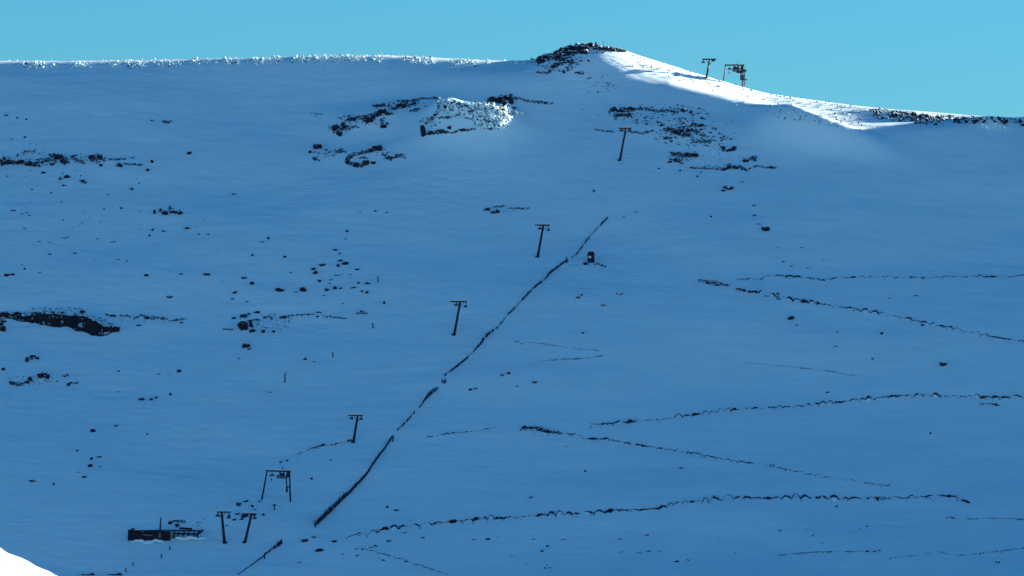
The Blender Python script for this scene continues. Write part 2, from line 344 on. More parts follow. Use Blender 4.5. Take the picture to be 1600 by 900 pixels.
# right hand group
outcrop('dark square rock patch straight above the uppermost tow pylon on the shaded face', 'rock outcrop',
        [(960, 171, 12, 7), (985, 170, 12, 8), (972, 172, 9, 7), (968, 179, 8, 6), (982, 179, 9, 6)], [([(953, 172), (990, 170)], 6), ([(958, 179), (988, 180)], 4.5)], [(975, 174, 24, 9, 24, 1.5, 3.5)])
outcrop('wide sparse field of small dark stones right of the uppermost tow pylon', 'stone field',
        [(1068, 172, 9, 6), (1080, 175, 8, 5), (1034, 195, 8, 5)], [([(990, 168), (1020, 172), (1060, 174)], 3), ([(985, 205), (1005, 208), (1022, 202)], 3), ([(930, 202), (960, 206)], 1.6), ([(1080, 220), (1100, 222), (1118, 218)], 3)],
        [(1030, 180, 80, 18, 190, 1.5, 5), (1085, 212, 65, 18, 170, 1.5, 5), (1105, 245, 60, 20, 50, 1.5, 3.5), (940, 175, 60, 20, 40, 1.2, 2.2), (940, 130, 30, 14, 10, 2, 4.5), (1110, 190, 40, 10, 12, 1.5, 3)], name='stone_field')
outcrop('dense dark boulder patch in the middle of the stone field right of the uppermost pylon', 'rock outcrop',
        [(1048, 201, 12, 7), (1058, 206, 10, 7), (1070, 210, 12, 7), (1078, 203, 12, 6), (1096, 195, 9, 6), (1066, 204, 8, 6)], [([(1040, 203), (1060, 206), (1076, 210)], 6), ([(1068, 200), (1085, 194), (1104, 196)], 4), ([(1084, 205), (1102, 210)], 4), ([(1036, 215), (1050, 217)], 3.5)],
        [(1070, 205, 34, 12, 60, 1.5, 4)])
outcrop('triangular dark rock patch under the dense boulder patch, right of the uppermost pylon', 'rock outcrop',
        [(1076, 242, 11, 7), (1086, 242, 11, 7), (1056, 240, 8, 5), (1058, 250, 8, 6)], [([(1048, 240), (1068, 242), (1091, 243)], 5), ([(1044, 253), (1056, 248), (1066, 254)], 4.5)], [(1064, 247, 20, 8, 34, 1.5, 3.2)])
outcrop('small basket shaped dark rock with a hollow snowy top, right of the dense boulder patch', 'rock',
        [(1131, 231, 8, 6), (1139, 234, 11, 6), (1147, 232, 7, 7)], [([(1127, 229), (1136, 235), (1147, 234), (1150, 228)], 3)])
outcrop('slanting dark rock at the right edge of the upper stone field', 'rock', [(1166, 251, 10, 6), (1176, 246, 10, 6), (1180, 250, 6, 4)], [([(1161, 252), (1182, 244)], 3.5)])
outcrop('low arching row of dark rocks below the slanting rock', 'rock outcrop', [(1136, 261, 14, 8), (1150, 262, 8, 5), (1208, 261, 12, 6)],
        [([(1128, 265), (1140, 260), (1158, 261), (1166, 266)], 4), ([(1168, 264), (1184, 259), (1200, 262)], 2.2), ([(1080, 262), (1128, 264)], 1.8)], [(1110, 264, 40, 5, 18, 1.5, 4.5)])
# left side
outcrop('long dark bouldery band at the left edge, highest on the left slope', 'rock outcrop',
        [(5, 252, 14, 14), (30, 253, 10, 8), (43, 256, 12, 8), (65, 252, 9, 6), (90, 245, 12, 9), (97, 252, 10, 8), (143, 246, 11, 10), (155, 245, 9, 7), (186, 258, 10, 7), (157, 258, 6, 4), (80, 256, 9, 5)],
        [([(0, 250), (12, 252)], 9), ([(15, 253), (35, 254), (60, 257)], 6), ([(58, 250), (85, 250)], 5), ([(76, 243), (98, 246), (102, 255)], 6), ([(110, 243), (122, 252), (132, 254)], 4), ([(138, 246), (152, 252)], 6), ([(150, 242), (164, 250)], 4.5),
         ([(34, 237), (56, 235)], 2.5), ([(168, 249), (196, 248)], 2), ([(195, 256), (222, 258)], 2.4)], [(85, 248, 80, 11, 130, 1.5, 4)])
outcrop('cluster of small dark rocks under the long bouldery band, near the left edge', 'rock scatter', [(93, 279, 7, 5), (104, 276, 11, 6), (99, 289, 9, 3), (128, 282, 8, 5), (133, 284, 5, 5)], [([(124, 280), (132, 285)], 2.5)], [(112, 275, 30, 9, 12, 1.5, 3.2)], name='rock_scatter')
outcrop('compact reddish dark rock pile alone on the left slope below the bouldery band', 'rock pile', [(257, 333, 10, 6), (251, 328, 5, 5), (265, 324, 6, 5), (270, 331, 12, 5), (280, 333, 9, 5), (241, 331, 4, 7)], [([(262, 330), (284, 332)], 3)], [(266, 330, 20, 5, 20, 1.5, 3)], name='rock_pile')
outcrop('big square boulder with broken rocks round it, right of the long dark ledge', 'rock outcrop',
        [(379, 510, 17, 15), (392, 507, 8, 9), (394, 517, 10, 6), (381, 494, 14, 6), (365, 497, 8, 4), (401, 488, 10, 4), (444, 495, 9, 5), (411, 518, 6, 5), (427, 518, 6, 4), (391, 500, 8, 6), (402, 500, 9, 3)],
        [([(375, 496), (390, 490)], 4), ([(412, 497), (420, 494), (426, 498)], 3), ([(437, 496), (450, 495)], 4), ([(350, 514), (366, 515)], 2)], [(420, 503, 38, 14, 70, 1.2, 3)])
outcrop('round dark boulder just below the big square boulder', 'boulder', [(384, 541, 13, 8)], [([(387, 545), (390, 546)], 2.2)])
outcrop('dark hump of rock with rubble trailing left, below the long dark ledge', 'rock outcrop',
        [(66, 587, 16, 11), (73, 588, 10, 7), (47, 592, 9, 6), (20, 599, 10, 5), (107, 601, 6, 5), (100, 588, 5, 4), (105, 586, 5, 3)], [([(14, 598), (30, 601), (50, 594)], 4), ([(108, 600), (122, 597)], 2.4)], [(50, 595, 45, 7, 44, 1.5, 3.2)])
outcrop('small arch of dark stones under the left part of the long ledge', 'rock scatter', [(42, 562, 6, 8), (52, 556, 8, 6), (58, 560, 6, 5), (50, 561, 4, 3)], [([(44, 560), (50, 556), (58, 559)], 2.6)], name='rock_scatter')
outcrop('three low dark stones in a row on the lower left slope', 'rock scatter', [(221, 624, 9, 4), (236, 624, 6, 4), (244, 621, 6, 3)], [([(216, 624), (226, 623)], 2.5)], name='rock_scatter')
outcrop('low dark rock cluster on open snow in the centre of the slope', 'rock scatter', [(762, 327, 9, 5), (774, 331, 14, 5)], [([(757, 328), (765, 324)], 3), ([(768, 332), (780, 330)], 3.2), ([(770, 322), (788, 322)], 2.2), ([(795, 325), (825, 326)], 1.7)], [(775, 327, 20, 5, 12, 1.2, 2.4)], name='rock_scatter')
outcrop('small dark outline of rock like a hollow ring on open snow', 'rock', [(259, 191, 12, 4)], [([(236, 187), (240, 189)], 2), ([(252, 188), (268, 189)], 2)], [(262, 189, 28, 3, 8, 1.2, 2.2)])
outcrop('dark summit crag at the highest point of the skyline', 'rock outcrop',
        [(846, 93, 12, 10), (855, 88, 12, 7), (882, 76, 16, 10), (893, 74, 14, 9), (878, 84, 10, 8), (902, 76, 12, 8), (914, 74, 12, 6), (865, 103, 8, 7), (891, 95, 8, 6), (860, 110, 8, 5), (883, 96, 8, 6), (917, 80, 8, 6), (941, 74, 12, 6), (952, 75, 12, 7), (925, 70, 10, 5), (969, 77, 9, 4), (920, 94, 6, 4), (881, 112, 5, 5), (887, 105, 7, 4)],
        [([(837, 98), (845, 90), (858, 85)], 8), ([(868, 84), (880, 76), (900, 72), (925, 71)], 8), ([(870, 88), (890, 82), (905, 80)], 7), ([(905, 80), (920, 80)], 6), ([(860, 90), (880, 92), (895, 96)], 6), ([(864, 102), (875, 98)], 5), ([(930, 72), (955, 76), (975, 78)], 6), ([(900, 112), (912, 115)], 3), ([(838, 112), (860, 114)], 2.4)],
        [(875, 94, 36, 18, 170, 1.5, 4.5), (930, 77, 40, 7, 70, 1.5, 4), (935, 132, 30, 14, 10, 2, 4)], m=M_ROCK, dens=1.3)
e = empty('summit_cairn', P1(931, 76), 'small upright stone cairn standing on the highest summit crag', 'cairn')
for i, (dc, dr, w_, h_) in enumerate([(0, -1, 8, 5), (-1, -4, 7, 4.5), (1, -7, 6, 4), (0, -9.5, 4, 3.5)]):
    p = P1(931, 76); s_ = p.y / FPX; o = link('stone', rock_mesh(3 + i, M_ROCK), e, Vector((dc * s_, 0, (-dr - .3) * s_))); o.scale = (w_ * s_, w_ * s_, h_ * s_)
def stake(c, r, hpx, label, wpx=1.3, cat='marker stake', group=None, lean=0, cap=False, y=None):
    p = P1(c, r); s_ = p.y / FPX; e = empty('marker_stake', p, label, cat, group); h = hpx * s_
    MB().tube((0, 0, -.4), (lean * s_, 0, h), wpx * s_ / 2, wpx * s_ / 2.6, 8).build('pole', M_WOOD, e)
    mb = MB()
    if cap: mb.box((lean * s_, 0, h - .18), (2.6 * wpx * s_, .12, .36)).build('marker_board', M_WOOD, e)
    else: mb.tube((lean * s_, 0, h - .02), (lean * s_, 0, h + .06), wpx * s_ / 1.7, wpx * s_ / 2.2, 8).build('pole_cap', M_STEEL, e)
    return e
stake(943, 76, 13, 'very thin pole on the skyline, just right of the summit cairn', .7)
stake(466, 92, 8, 'thin short post on the left skyline above the rime band', .8, lean=0)

# the long dark ledge: a real step in the slope with a snow covered top
def ledge(name, label, cat, top, bot, m, n=90, rough=.5, kind=None, parts=True):
    top = np.array(top, float); bot = np.array(bot, float); t = np.linspace(0, 1, n)
    def res(q): return np.interp(t, np.linspace(0, 1, len(q)), q[:, 0]), np.interp(t, np.linspace(0, 1, len(q)), q[:, 1])
    tc, tr = res(top); bc, br = res(bot)
    tr = tr + RNG.normal(0, .5, n) + 1.2 * vnoise(t * 14, t * 0); br = br + .5 * vnoise(t * 20, t * 0 + 4)
    T = P(tc, tr); B = P(bc, br); K = 9; V = []; o0 = B.mean(0)
    for i in range(n):
        for k in range(K):
            f = k / (K - 1)
            if f < .72:
                g = f / .72; x = B[i, 0] * (1 - g * .6) + T[i, 0] * g * .6; y = B[i, 1] + (T[i, 1] - B[i, 1]) * .32 * g; z = B[i, 2] - .3 + (T[i, 2] + .15 - B[i, 2] + .3) * g
                jt = rough * (fbm(np.array(x * .9 + 5), np.array(z * 1.4), 3))
                y += float(jt); z += float(.3 * jt) * (g > .2)
            else:
                g = (f - .72) / .28; x = B[i, 0] * .4 * (1 - g) + T[i, 0] * (.6 + .4 * g); y = B[i, 1] + (T[i, 1] - B[i, 1]) * (.32 + .78 * g); z = T[i, 2] + .15 + .12 * float(vnoise(np.array(x * 1.5), np.array(y * 1.5))) - .5 * (g > .98)
            V.append((x - o0[0], y - o0[1], z - o0[2]))
    F = [(i * K + k, (i + 1) * K + k, (i + 1) * K + k + 1, i * K + k + 1) for i in range(n - 1) for k in range(K - 1)]
    return V, F, Vector(o0)
V, F, o0 = ledge('rock_ledge', '', '', [(-6, 489), (8, 489), (20, 492), (50, 491), (66, 489), (100, 489), (128, 491), (146, 498), (160, 507), (176, 511), (187, 513)],
                 [(-6, 499), (12, 498), (30, 501), (60, 507), (85, 512), (110, 514), (130, 520), (150, 527), (163, 526), (175, 520), (187, 516)], M_CLIFF)
e = empty('rock_ledge', o0, 'long black overhanging rock ledge with snowy lip at the left edge', 'rock ledge')
link('rock_face', new_mesh('rock_face', V, F, M_CLIFF), e)
for b in [(5, 502, 10, 6), (4, 514, 10, 9), (1, 507, 8, 6), (28, 490, 12, 5), (70, 487, 8, 4), (98, 489, 8, 4), (128, 487, 9, 5), (112, 493, 22, 6), (140, 498, 14, 7), (152, 503, 10, 6), (181, 515, 11, 9), (173, 513, 7, 6), (55, 489, 14, 3), (163, 508, 9, 5)]: put_rock('boulder', *b, M_CLIFF, e)
rb = Rubble()
for pts, nn in (([(45, 484), (70, 483), (130, 485)], 26), ([(100, 492), (150, 497), (175, 507)], 40), ([(20, 490), (90, 489)], 30)):
    c, r, _ = along(pts, nn, 5); p = P(c, r); w_ = RNG.uniform(1.5, 3.8, nn) * .16; rb.add(p, w_, w_ * .7)
rb.build('rubble', M_CLIFF, e)
outcrop('broken line of low stones trailing right from the long ledge', 'rock scatter', [(176, 493, 10, 3), (229, 497, 9, 4), (217, 508, 9, 5), (283, 504, 6, 3), (277, 499, 8, 2), (253, 498, 6, 3)],
        [([(164, 491), (180, 495)], 2), ([(188, 493), (204, 494)], 2), ([(208, 498), (222, 492), (240, 498)], 2.2), ([(238, 495), (262, 499)], 2), ([(265, 502), (290, 498)], 1.8)], [(230, 498, 50, 7, 30, 1.2, 2.4)], name='rock_scatter')
outcrop('thin line of small stones and heather right of the big square boulder', 'rock scatter', [(498, 488, 10, 3), (496, 495, 5, 3), (565, 486, 9, 4)], [([(452, 493), (490, 491)], 1.4), ([(505, 494), (545, 498)], 1.3), ([(556, 489), (576, 490)], 1.6)], [(565, 486, 14, 4, 8, 1.2, 2.4)], name='rock_scatter')

# ---------------------------------------------------- single stones in the snow (photo px: centre, width, height)
STONES = """9,180,6,3 26,184,3,3 40,186,3,3 38,214,4,3 17,217,3,2 295,239,8,5 206,246,8,3 237,252,5,5 230,265,5,5 67,270,8,4 48,266,5,2 11,275,4,2 205,295,6,4 217,286,4,2 168,304,4,2 49,296,4,2
79,301,4,2 95,315,6,2 19,329,10,3 34,334,5,2 41,332,5,2 45,336,5,2 189,325,5,3 162,326,3,2 123,352,4,2 128,348,5,2 98,344,3,2 38,357,6,2 100,371,13,3 77,378,4,2 61,377,5,2 152,373,6,2 175,378,10,2 77,397,5,3
116,396,8,2.5 184,405,5,3 198,408,5,2 10,430,8,5 19,429,7,4 61,426,6,2 34,413,3,2 38,420,3,3 228,430,9,4 265,464,10,4 283,428,10,3 323,429,11,4 310,366,4,2 325,366,4,2 293,356,14,4 305,354,3,2 255,361,8,3 238,359,4,3
233,368,4,3 381,434,9,4 394,443,9,5 366,457,9,4 363,467,7,3 386,471,5,2 365,303,7,2 394,399,7,3 524,390,14,4 531,396,4,2 531,407,8,4 540,412,14,6 528,415,5,4 503,414,11,4 489,420,10,4 492,426,9,5 558,421,7,3 528,429,15,4
547,429,3,2 499,439,6,4 517,437,6,2 515,443,4,2 437,453,15,6 474,453,13,7 463,456,8,2 523,450,6,5 532,450,5,4 510,453,7,5 506,462,5,2 552,450,10,3 560,442,4,3 573,442,12,5 565,455,4,3 573,457,5,4 600,473,4,5 536,474,4,2
445,401,7,4 454,426,4,2 419,372,4,4 409,378,8,2 542,361,5,4 540,373,4,2 562,330,4,2 586,330,5,3 603,332,8,2 280,580,9,5 266,585,3,2 248,585,7,2 145,673,9,5 181,665,7,4 230,678,3,3 121,704,6,3 143,717,5,4 155,714,8,3 141,728,8,5
157,729,4,3 122,738,4,2 132,745,8,4 51,751,10,4 84,756,6,4 266,616,4,4 185,612,5,2 185,580,5,2 374,560,4,2 476,561,6,4 490,565,4,2 422,613,4,2 5,577,6,5 903,465,7,3 909,461,4,3 968,459,13,4 943,477,9,3 808,534,8,3 813,537,9,2.5
735,609,7,3 743,607,8,2.5 785,586,6,4 794,583,8,4 1197,358,14,7 1178,321,8,2 1180,336,9,3 1187,350,8,2 1111,338,4,3 928,298,3,4 975,338,3,3 993,331,5,2 1138,293,17,8 1130,297,8,4 1474,569,12,6 1235,497,14,6 1245,508,6,2 1378,521,5,4
1442,508,5,3 1432,462,8,2 1364,561,6,2.5 1293,613,7,3 1454,677,4,3 1558,878,8,4 1307,791,3,3 835,597,10,4 807,604,7,2 911,520,4,3 1065,731,9,3 914,736,4,3 829,777,8,3 605,792,4,4 620,797,9,3 476,844,11,6 500,860,18,6 490,839,9,3
522,846,9,4 557,857,5,3 566,858,5,3 558,868,6,3 580,855,7,3 599,875,7,3 608,845,8,3 661,840,6,3 762,842,8,4 741,843,8,2 635,877,8,3 632,832,8,2 535,866,6,2 467,879,9,2 587,853,7,3 487,748,4,3 517,719,4,2 449,720,3,3 438,722,3,3
373,788,8,6 384,783,10,4 394,791,6,4 382,806,11,7 371,803,7,3 412,804,7,4 366,812,6,3 358,806,5,3 399,796,4,3 405,783,5,3 355,821,5,2 396,804,6,5 377,811,8,3 1215,459,7,3 1217,467,6,3 1107,442,9,4 1124,443,12,5 1138,446,8,3 1198,462,9,3
1030,263,4,2 1063,266,4,3 1090,275,5,4 1095,269,4,2 1130,235,4,2 1160,284,4,2 1216,386,4,2 1253,387,4,2 1262,419,4,2 1237,416,4,2 1286,407,5,2 1224,409,5,2 1390,466,4,2 1308,519,5,2 1306,541,6,2 884,697,5,2 1057,877,8,3 1076,875,7,2 800,869,3,2
855,853,5,3 847,861,6,3 880,843,9,2 835,843,9,2 852,887,4,3 859,887,4,2 970,842,9,2 1010,836,10,2.5 970,862,11,2.5 1000,864,10,2.5 1013,861,9,2 1030,861,8,2 1355,861,8,3 1366,862,7,2 1374,860,6,2 1245,865,8,2 1355,822,4,2 1345,826,4,2 1218,829,6,2 1270,837,6,2""".split()
LAND = [((93, 248), 'the long bouldery band'), ((266, 331), 'the compact rock pile'), ((90, 503), 'the long black ledge'), ((384, 508), 'the big square boulder'), ((66, 590), 'the dark rock hump'),
        ((540, 412), 'the largest stone of the scattered patch'), ((456, 453), 'the two wedge stones'), ((709, 500), 'the third single pylon from the top'), ((843, 376), 'the second single pylon from the top'),
        ((923, 403), 'the hut'), ((973, 225), 'the uppermost shaded pylon'), ((1146, 262), 'the arching rock row'), ((1120, 442), 'the tip of the highest track'), ((553, 670), 'the lowest single pylon'),
        ((432, 760), 'the portal frame'), ((370, 824), 'the paired bottom pylons'), ((250, 835), 'the buried shelter'), ((492, 822), 'the foot of the tall fence'), ((560, 245), 'the ring shaped rocky patch'),
        ((835, 670), 'the tip of the zigzag track'), ((680, 612), 'the dense drooping fence panel'), ((1500, 785), 'the right end of the lowest track bank'), ((1350, 778), 'the middle of the lowest track bank'),
        ((1000, 797), 'the left half of the lowest track bank'), ((1310, 629), 'the upper zigzag branch'), ((1450, 434), 'the topmost level track bank'), ((1400, 494), 'the highest slanting track bank'), ((790, 327), 'the low rock cluster in the centre'),
        ((145, 720), 'the open snow at lower left'), ((230, 624), 'the three low stones in a row')]
ORD = ['nearest', 'second', 'third', 'fourth', 'fifth', 'sixth', 'seventh', 'eighth', 'ninth', 'tenth', 'eleventh', 'twelfth', 'thirteenth', 'fourteenth', 'fifteenth', 'sixteenth', 'seventeenth', 'eighteenth']
_cnt = []
def stone_label(c, r, w_, h_):
    q, nm = min(LAND, key=lambda L: math.hypot(L[0][0] - c, 1.4 * (L[0][1] - r))); dx = c - q[0]; dy = r - q[1]
    d = ('above' if dy < 0 else 'below') if abs(dy) > 1.6 * abs(dx) else (('left of' if dx < 0 else 'right of') if abs(dx) > 2.6 * abs(dy) else ('upper ' if dy < 0 else 'lower ') + ('left of' if dx < 0 else 'right of'))
    return nm, d, math.hypot(dx, dy)
UNIQ = {'500,860,18,6': 'largest flat boulder in the litter below the snow fence foot', '476,844,11,6': 'dark boulder nearest under the lower end of the tall snow fence', '1474,569,12,6': 'lone black rock far right on smooth snow above the upper track bank',
        '1235,497,14,6': 'lone dark rock just under the highest slanting track bank', '1197,358,14,7': 'largest dark rock in the column of stones under the upper right rocks', '1138,293,17,8': 'wide flat topped dark rock alone below the arching rock row',
        '437,453,15,6': 'wide wedge shaped dark stone, left of a matching pair', '474,453,13,7': 'pointed wedge dark stone, right of a matching pair', '540,412,14,6': 'biggest dark stone of the scattered patch left of the pylons',
        '835,597,10,4': 'lone lens shaped dark stone right of the broken fence stretch', '1065,731,9,3': 'lone small dark stone between the two lower track banks', '1558,878,8,4': 'lone dark stone in the bottom right corner',
        '295,239,8,5': 'lone dark stone on open snow right of the long bouldery band', '145,673,9,5': 'lone diamond shaped dark stone on the bare lower left slope', '280,580,9,5': 'lone dark lens shaped stone right of the rock hump',
        '968,459,13,4': 'curved dark stone with snow under its arch, below the hut', '829,777,8,3': 'lone dark stone in a faint snow hollow above the lowest track bank'}
_grp = {}
for t_ in STONES:
    c, r, w_, h_ = map(float, t_.split(',')); o = put_rock('stone', c, r, w_, h_, M_ROCK, sink=.12)
    if t_ in UNIQ: tag(o, UNIQ[t_], 'stone'); continue
    nm, d, dist = stone_label(c, r, w_, h_); ad = 'flat dark' if w_ >= 9 else ('small dark' if w_ >= 5 else 'tiny dark'); _grp.setdefault((nm, d, ad), []).append((dist, o))
for (nm, d, ad), L in _grp.items():
    L.sort(key=lambda q: q[0])
    for k, (_, o) in enumerate(L):
        tag(o, (f'{ad} stone alone {d} {nm}' if len(L) == 1 else f'{ad} stone {d} {nm}, {ORD[k]}' + ('' if k == 0 else ' nearest')), 'stone', 'single stones scattered over the snow')

# faint heather tips and pebbles that nobody could count
def scatter(name, label, cat, areas, m, flat=.45):
    rb = Rubble()
    for c_, r_, rx, ry, n, s0, s1 in areas:
        a = RNG.uniform(0, 6.283, n); q = np.sqrt(RNG.uniform(0, 1, n)); c = c_ + rx * q * np.cos(a); r = r_ + ry * q * np.sin(a); k = (r < 898) & (c > -4) & (c < 1604); c = c[k]; r = r[k]
        w_ = s0 + (s1 - s0) * RNG.random(len(c)) ** 2.5; p = P(c, r); s_ = p[:, 1] / FPX; rb.add(p, w_ * s_, w_ * s_ * RNG.uniform(.25, .6, len(c)), .3)
    o = rb.build(name, m); tag(o, label, cat); return o
scatter('heather_tips', 'faint scattered heather tips and pebbles just breaking the snow surface', 'heather',
        [(200, 380, 230, 80, 190, 1, 3.2), (120, 290, 150, 40, 60, 1, 2.6), (530, 430, 90, 60, 60, 1, 2.6), (620, 850, 170, 40, 80, 1, 3.2), (900, 855, 150, 35, 60, 1, 3.4), (1350, 850, 240, 45, 70, 1, 3.4),
         (600, 105, 180, 12, 70, 1, 3), (1270, 480, 130, 60, 30, 1, 3), (940, 490, 70, 14, 24, 1, 3), (390, 800, 60, 30, 50, 1, 3), (60, 240, 70, 20, 30, 1, 2.4), (800, 640, 700, 200, 40, .8, 2), (1140, 420, 120, 60, 24, 1, 2.6)], M_TUFT)

# ---------------------------------------------------- rime covered stones along the left crest and the right crest
def crest(group, label, rng_c, off, n, s0, s1, m, zlift=0):
    for k in range(n):
        c = RNG.uniform(*rng_c)
        while c < 1000 and vnoise(np.array(c / 16.), np.array(3.3)) + .5 * vnoise(np.array(c / 5.), np.array(6.3)) < -.12: c = RNG.uniform(*rng_c)
        r = np.interp(c, _c, _r) + RNG.uniform(*off); w_ = s0 + (s1 - s0) * RNG.random() ** 1.6
        o = put_rock('crest_stone', c, r, w_, w_ * RNG.uniform(.7, 1.35), m, sink=.1); tag(o, label, 'rock', group)
crest('rime covered stones along the left crest', 'white rime covered stone in the sunlit row along the left skyline', (300, 760), (-2, 9), 150, 2.4, 5.2, M_CREST)
crest('snowy stones at the far left crest', 'snow covered stone in the sparse sunlit row on the far left skyline', (0, 300), (0, 10), 90, 2.2, 4.6, M_CREST)
crest('dark rocks on the right crest', 'dark rock on the right skyline between the sun patch and the frame edge', (1370, 1600), (-1, 8), 80, 2.8, 6.5, M_ROCK)
def crest_stuff(name, label, areas, m):
    rb = Rubble()
    for c0, c1, o0_, o1, n, s0, s1 in areas:
        c = RNG.uniform(c0, c1, n); c = c[(vnoise(c / 16., c * 0 + 3.3) + .5 * vnoise(c / 5., c * 0 + 6.3) > -.25) | (RNG.random(n) < .2) | (c > 1000)]; n = len(c); r = np.interp(c, _c, _r) + RNG.uniform(o0_, o1, n); p = P(c, r); w_ = (s0 + (s1 - s0) * RNG.random(n) ** 2) * p[:, 1] / FPX; rb.add(p, w_, w_ * RNG.uniform(.7, 1.3, n), .2)
    tag(rb.build(name, m), label, 'rubble')
crest_stuff('crest_rubble', 'fine rime covered rubble along the left skyline', [(300, 720, -3, 9, 520, 1.2, 3.4), (0, 300, -2, 9, 260, 1.2, 3.2), (700, 835, -2, 4, 110, 1.2, 3), (1375, 1604, -2, 6, 160, 1.5, 3.6), (1535, 1580, 2, 16, 40, 2, 5)], M_CREST)
crest_stuff('ridge_snow_lumps', 'small wind carved snow lumps on the sunlit ridge right of the summit', [(985, 1150, 2, 20, 60, 1.5, 3.6), (1150, 1370, 2, 36, 130, 1.5, 4)], M_RIME)
crest_stuff('ridge_rubble', 'fine dark rubble poking through the sunlit ridge right of the summit', [(960, 1370, -1, 3, 150, 1, 2.4), (985, 1140, 3, 20, 35, 1.2, 2.6), (1210, 1350, 4, 36, 110, 1, 2.8), (1370, 1600, -2, 6, 130, 1.5, 4), (1360, 1475, 1, 15, 150, 2, 5)], M_ROCK)  # last area: extra stones added to darken the sunlit tail of the ridge

# ---------------------------------------------------- track banks: a low cut edge of peat under a wavy snow lip; faint ones are snow steps with painted shade
def bank(label, pts, arc=2.6, period=22, th=2.4, gap=.25, fade=None, group=None, phase=0, seed=1, m=None):
    m = m or M_EARTH
    pts = np.array(pts, float); seg = np.hypot(*np.diff(pts, axis=0).T); cum = np.concatenate([[0], np.cumsum(seg)]); n = int(cum[-1] / 1.0); t = np.linspace(0, cum[-1], n)
    c = np.interp(t, cum, pts[:, 0]); r = np.interp(t, cum, pts[:, 1]); wv = np.cumsum(1 + .85 * vnoise(t / 19 + seed * 7, t * 0 + .5)) / (.82 * period) * math.pi
    ai = (wv / math.pi).astype(int); fr = wv / math.pi - ai; ra = np.random.default_rng(seed * 31 + 5); A_ = ra.choice([.15, .45, .8, 1.1, 1.5], 400, p=[.22, .22, .24, .2, .12]); TH_ = ra.uniform(.25, 1.45, 400)
    ai = np.clip(ai, 0, 398); am = A_[ai]; tk = TH_[ai] * (1 - fr ** 6) + TH_[ai + 1] * fr ** 6; r = r - 1.25 * arc * am * (np.abs(np.sin(wv)) ** .8 - .4) + .35 * vnoise(t / 2.5, t * 0 + seed)
    k = 1.2 * th * np.clip(.72 + .55 * vnoise(t / 9 + 3 * seed, t * 0 + 7.5) + .35 * vnoise(t / 3 + seed, t * 0 + 1.5), 0, 1.5)
    k = k * (.62 + .42 * np.abs(np.sin(wv)) ** .7) * tk * 1.12
    if fade is not None: k = k * np.interp(t / cum[-1], fade[0], fade[1])
    k = k * (1 + .28 * RNG.normal(0, 1, n)).clip(.3, 1.7) * np.where(vnoise(t / 6 + seed * 3, t * 0 + 11.5) < -.32, .12, 1); k = np.where(k > gap * th, k, .06); r = r + RNG.normal(0, .10, n); ok = np.ones(n, bool)
    B = P(c, r + k / 2); T = P(c, r - k / 2); o0 = np.array([B[:, 0].mean(), B[:, 1].mean(), B[:, 2].mean()]); V = []; F = []; last = -9
    for i in range(n):
        if not ok[i]: continue
        b = B[i] - o0; q = T[i] - o0; dy = q[1] - b[1]
        V += [(b[0], b[1], b[2] - .12), (b[0], b[1] + .25 * dy, q[2] + .02), (q[0], q[1] + .05, q[2] + .05), (q[0], q[1] + .3, q[2] - .35)]
        if last == i - 1:
            a = len(V) - 8; F += [(a + j, a + 4 + j, a + 5 + j, a + 1 + j) for j in range(3)]
        last = i
    e = empty('track_bank', Vector(o0), label, 'earth bank', group); link('peat_or_step_face', new_mesh('peat_or_step_face', V, F, m), e)
    rb = Rubble(); nn = int(cum[-1] / (5 if th > 1.6 else 9)); ii = RNG.integers(0, n, nn); cc = c[ii] + RNG.normal(0, 1.5, nn); rr_ = r[ii] + RNG.uniform(-1, 4.5, nn) * (th / 2.4); w_ = RNG.uniform(1.2, 3.2, nn) * .155; rb.add(P(cc, rr_), w_, w_ * RNG.uniform(.35, .8, nn)); rb.build('heather_clump', M_TUFT if m is M_EARTH else m, e)
    if th > 1.6:                                               # soft drift lying against the foot of each scallop
        V = []; F = []; K = 7; hump = np.abs(np.sin(wv)) * am * np.clip(k / th, .2, 1.2)
        for i in range(0, n):
            b = B[i] - o0; rad = (.12 + .55 * hump[i]) * (arc / 4)
            for j in range(K):
                a = math.pi * (j / (K - 1)) ; V.append((b[0], b[1] + .12 - rad * (1 - math.cos(a)) * .9, b[2] - .12 - rad * .42 * (1 - math.cos(a)) + rad * .62 * math.sin(a)))
        F = [(i * K + j, i * K + j + 1, (i + 1) * K + j + 1, (i + 1) * K + j) for i in range(n - 1) for j in range(K - 1)]
        link('snow_drift', new_mesh('snow_drift', V, F, M_SNOW, True), e)
    return e
bank('lowest wavy dark track bank, scalloped, running from the fence foot to the right', [(540, 841), (560, 834), (575, 836), (600, 827), (640, 823), (680, 818), (720, 814), (755, 811), (800, 809), (850, 805), (870, 804), (920, 802), (965, 798), (1000, 797), (1036, 794), (1055, 787), (1080, 784), (1110, 783), (1135, 778), (1170, 778), (1200, 779), (1250, 777), (1300, 779), (1350, 779), (1400, 779), (1440, 777), (1460, 774), (1490, 776), (1515, 787)], 4.6, 21, 2.9, .2, seed=1)
bank('upper branch of the zigzag track bank rising gently to the right edge', [(920, 670), (926, 664), (940, 663), (960, 661), (990, 659), (1040, 655), (1065, 651), (1100, 646), (1130, 642), (1165, 639), (1200, 638), (1250, 635), (1275, 631), (1310, 629), (1350, 624), (1400, 619), (1450, 618), (1500, 620), (1550, 621), (1604, 621)], 3.8, 19, 2.3, .25, seed=2)
bank('lower branch of the zigzag track bank descending to the right and fading', [(812, 671), (830, 669), (850, 674), (875, 677), (900, 679), (915, 686), (950, 686), (975, 692), (1020, 699), (1080, 708), (1140, 719), (1200, 728), (1260, 741), (1330, 751), (1390, 760)], 2.6, 22, 2.2, .25, ([0, .3, .5, 1], [1.25, 1, .55, .4]), seed=3)
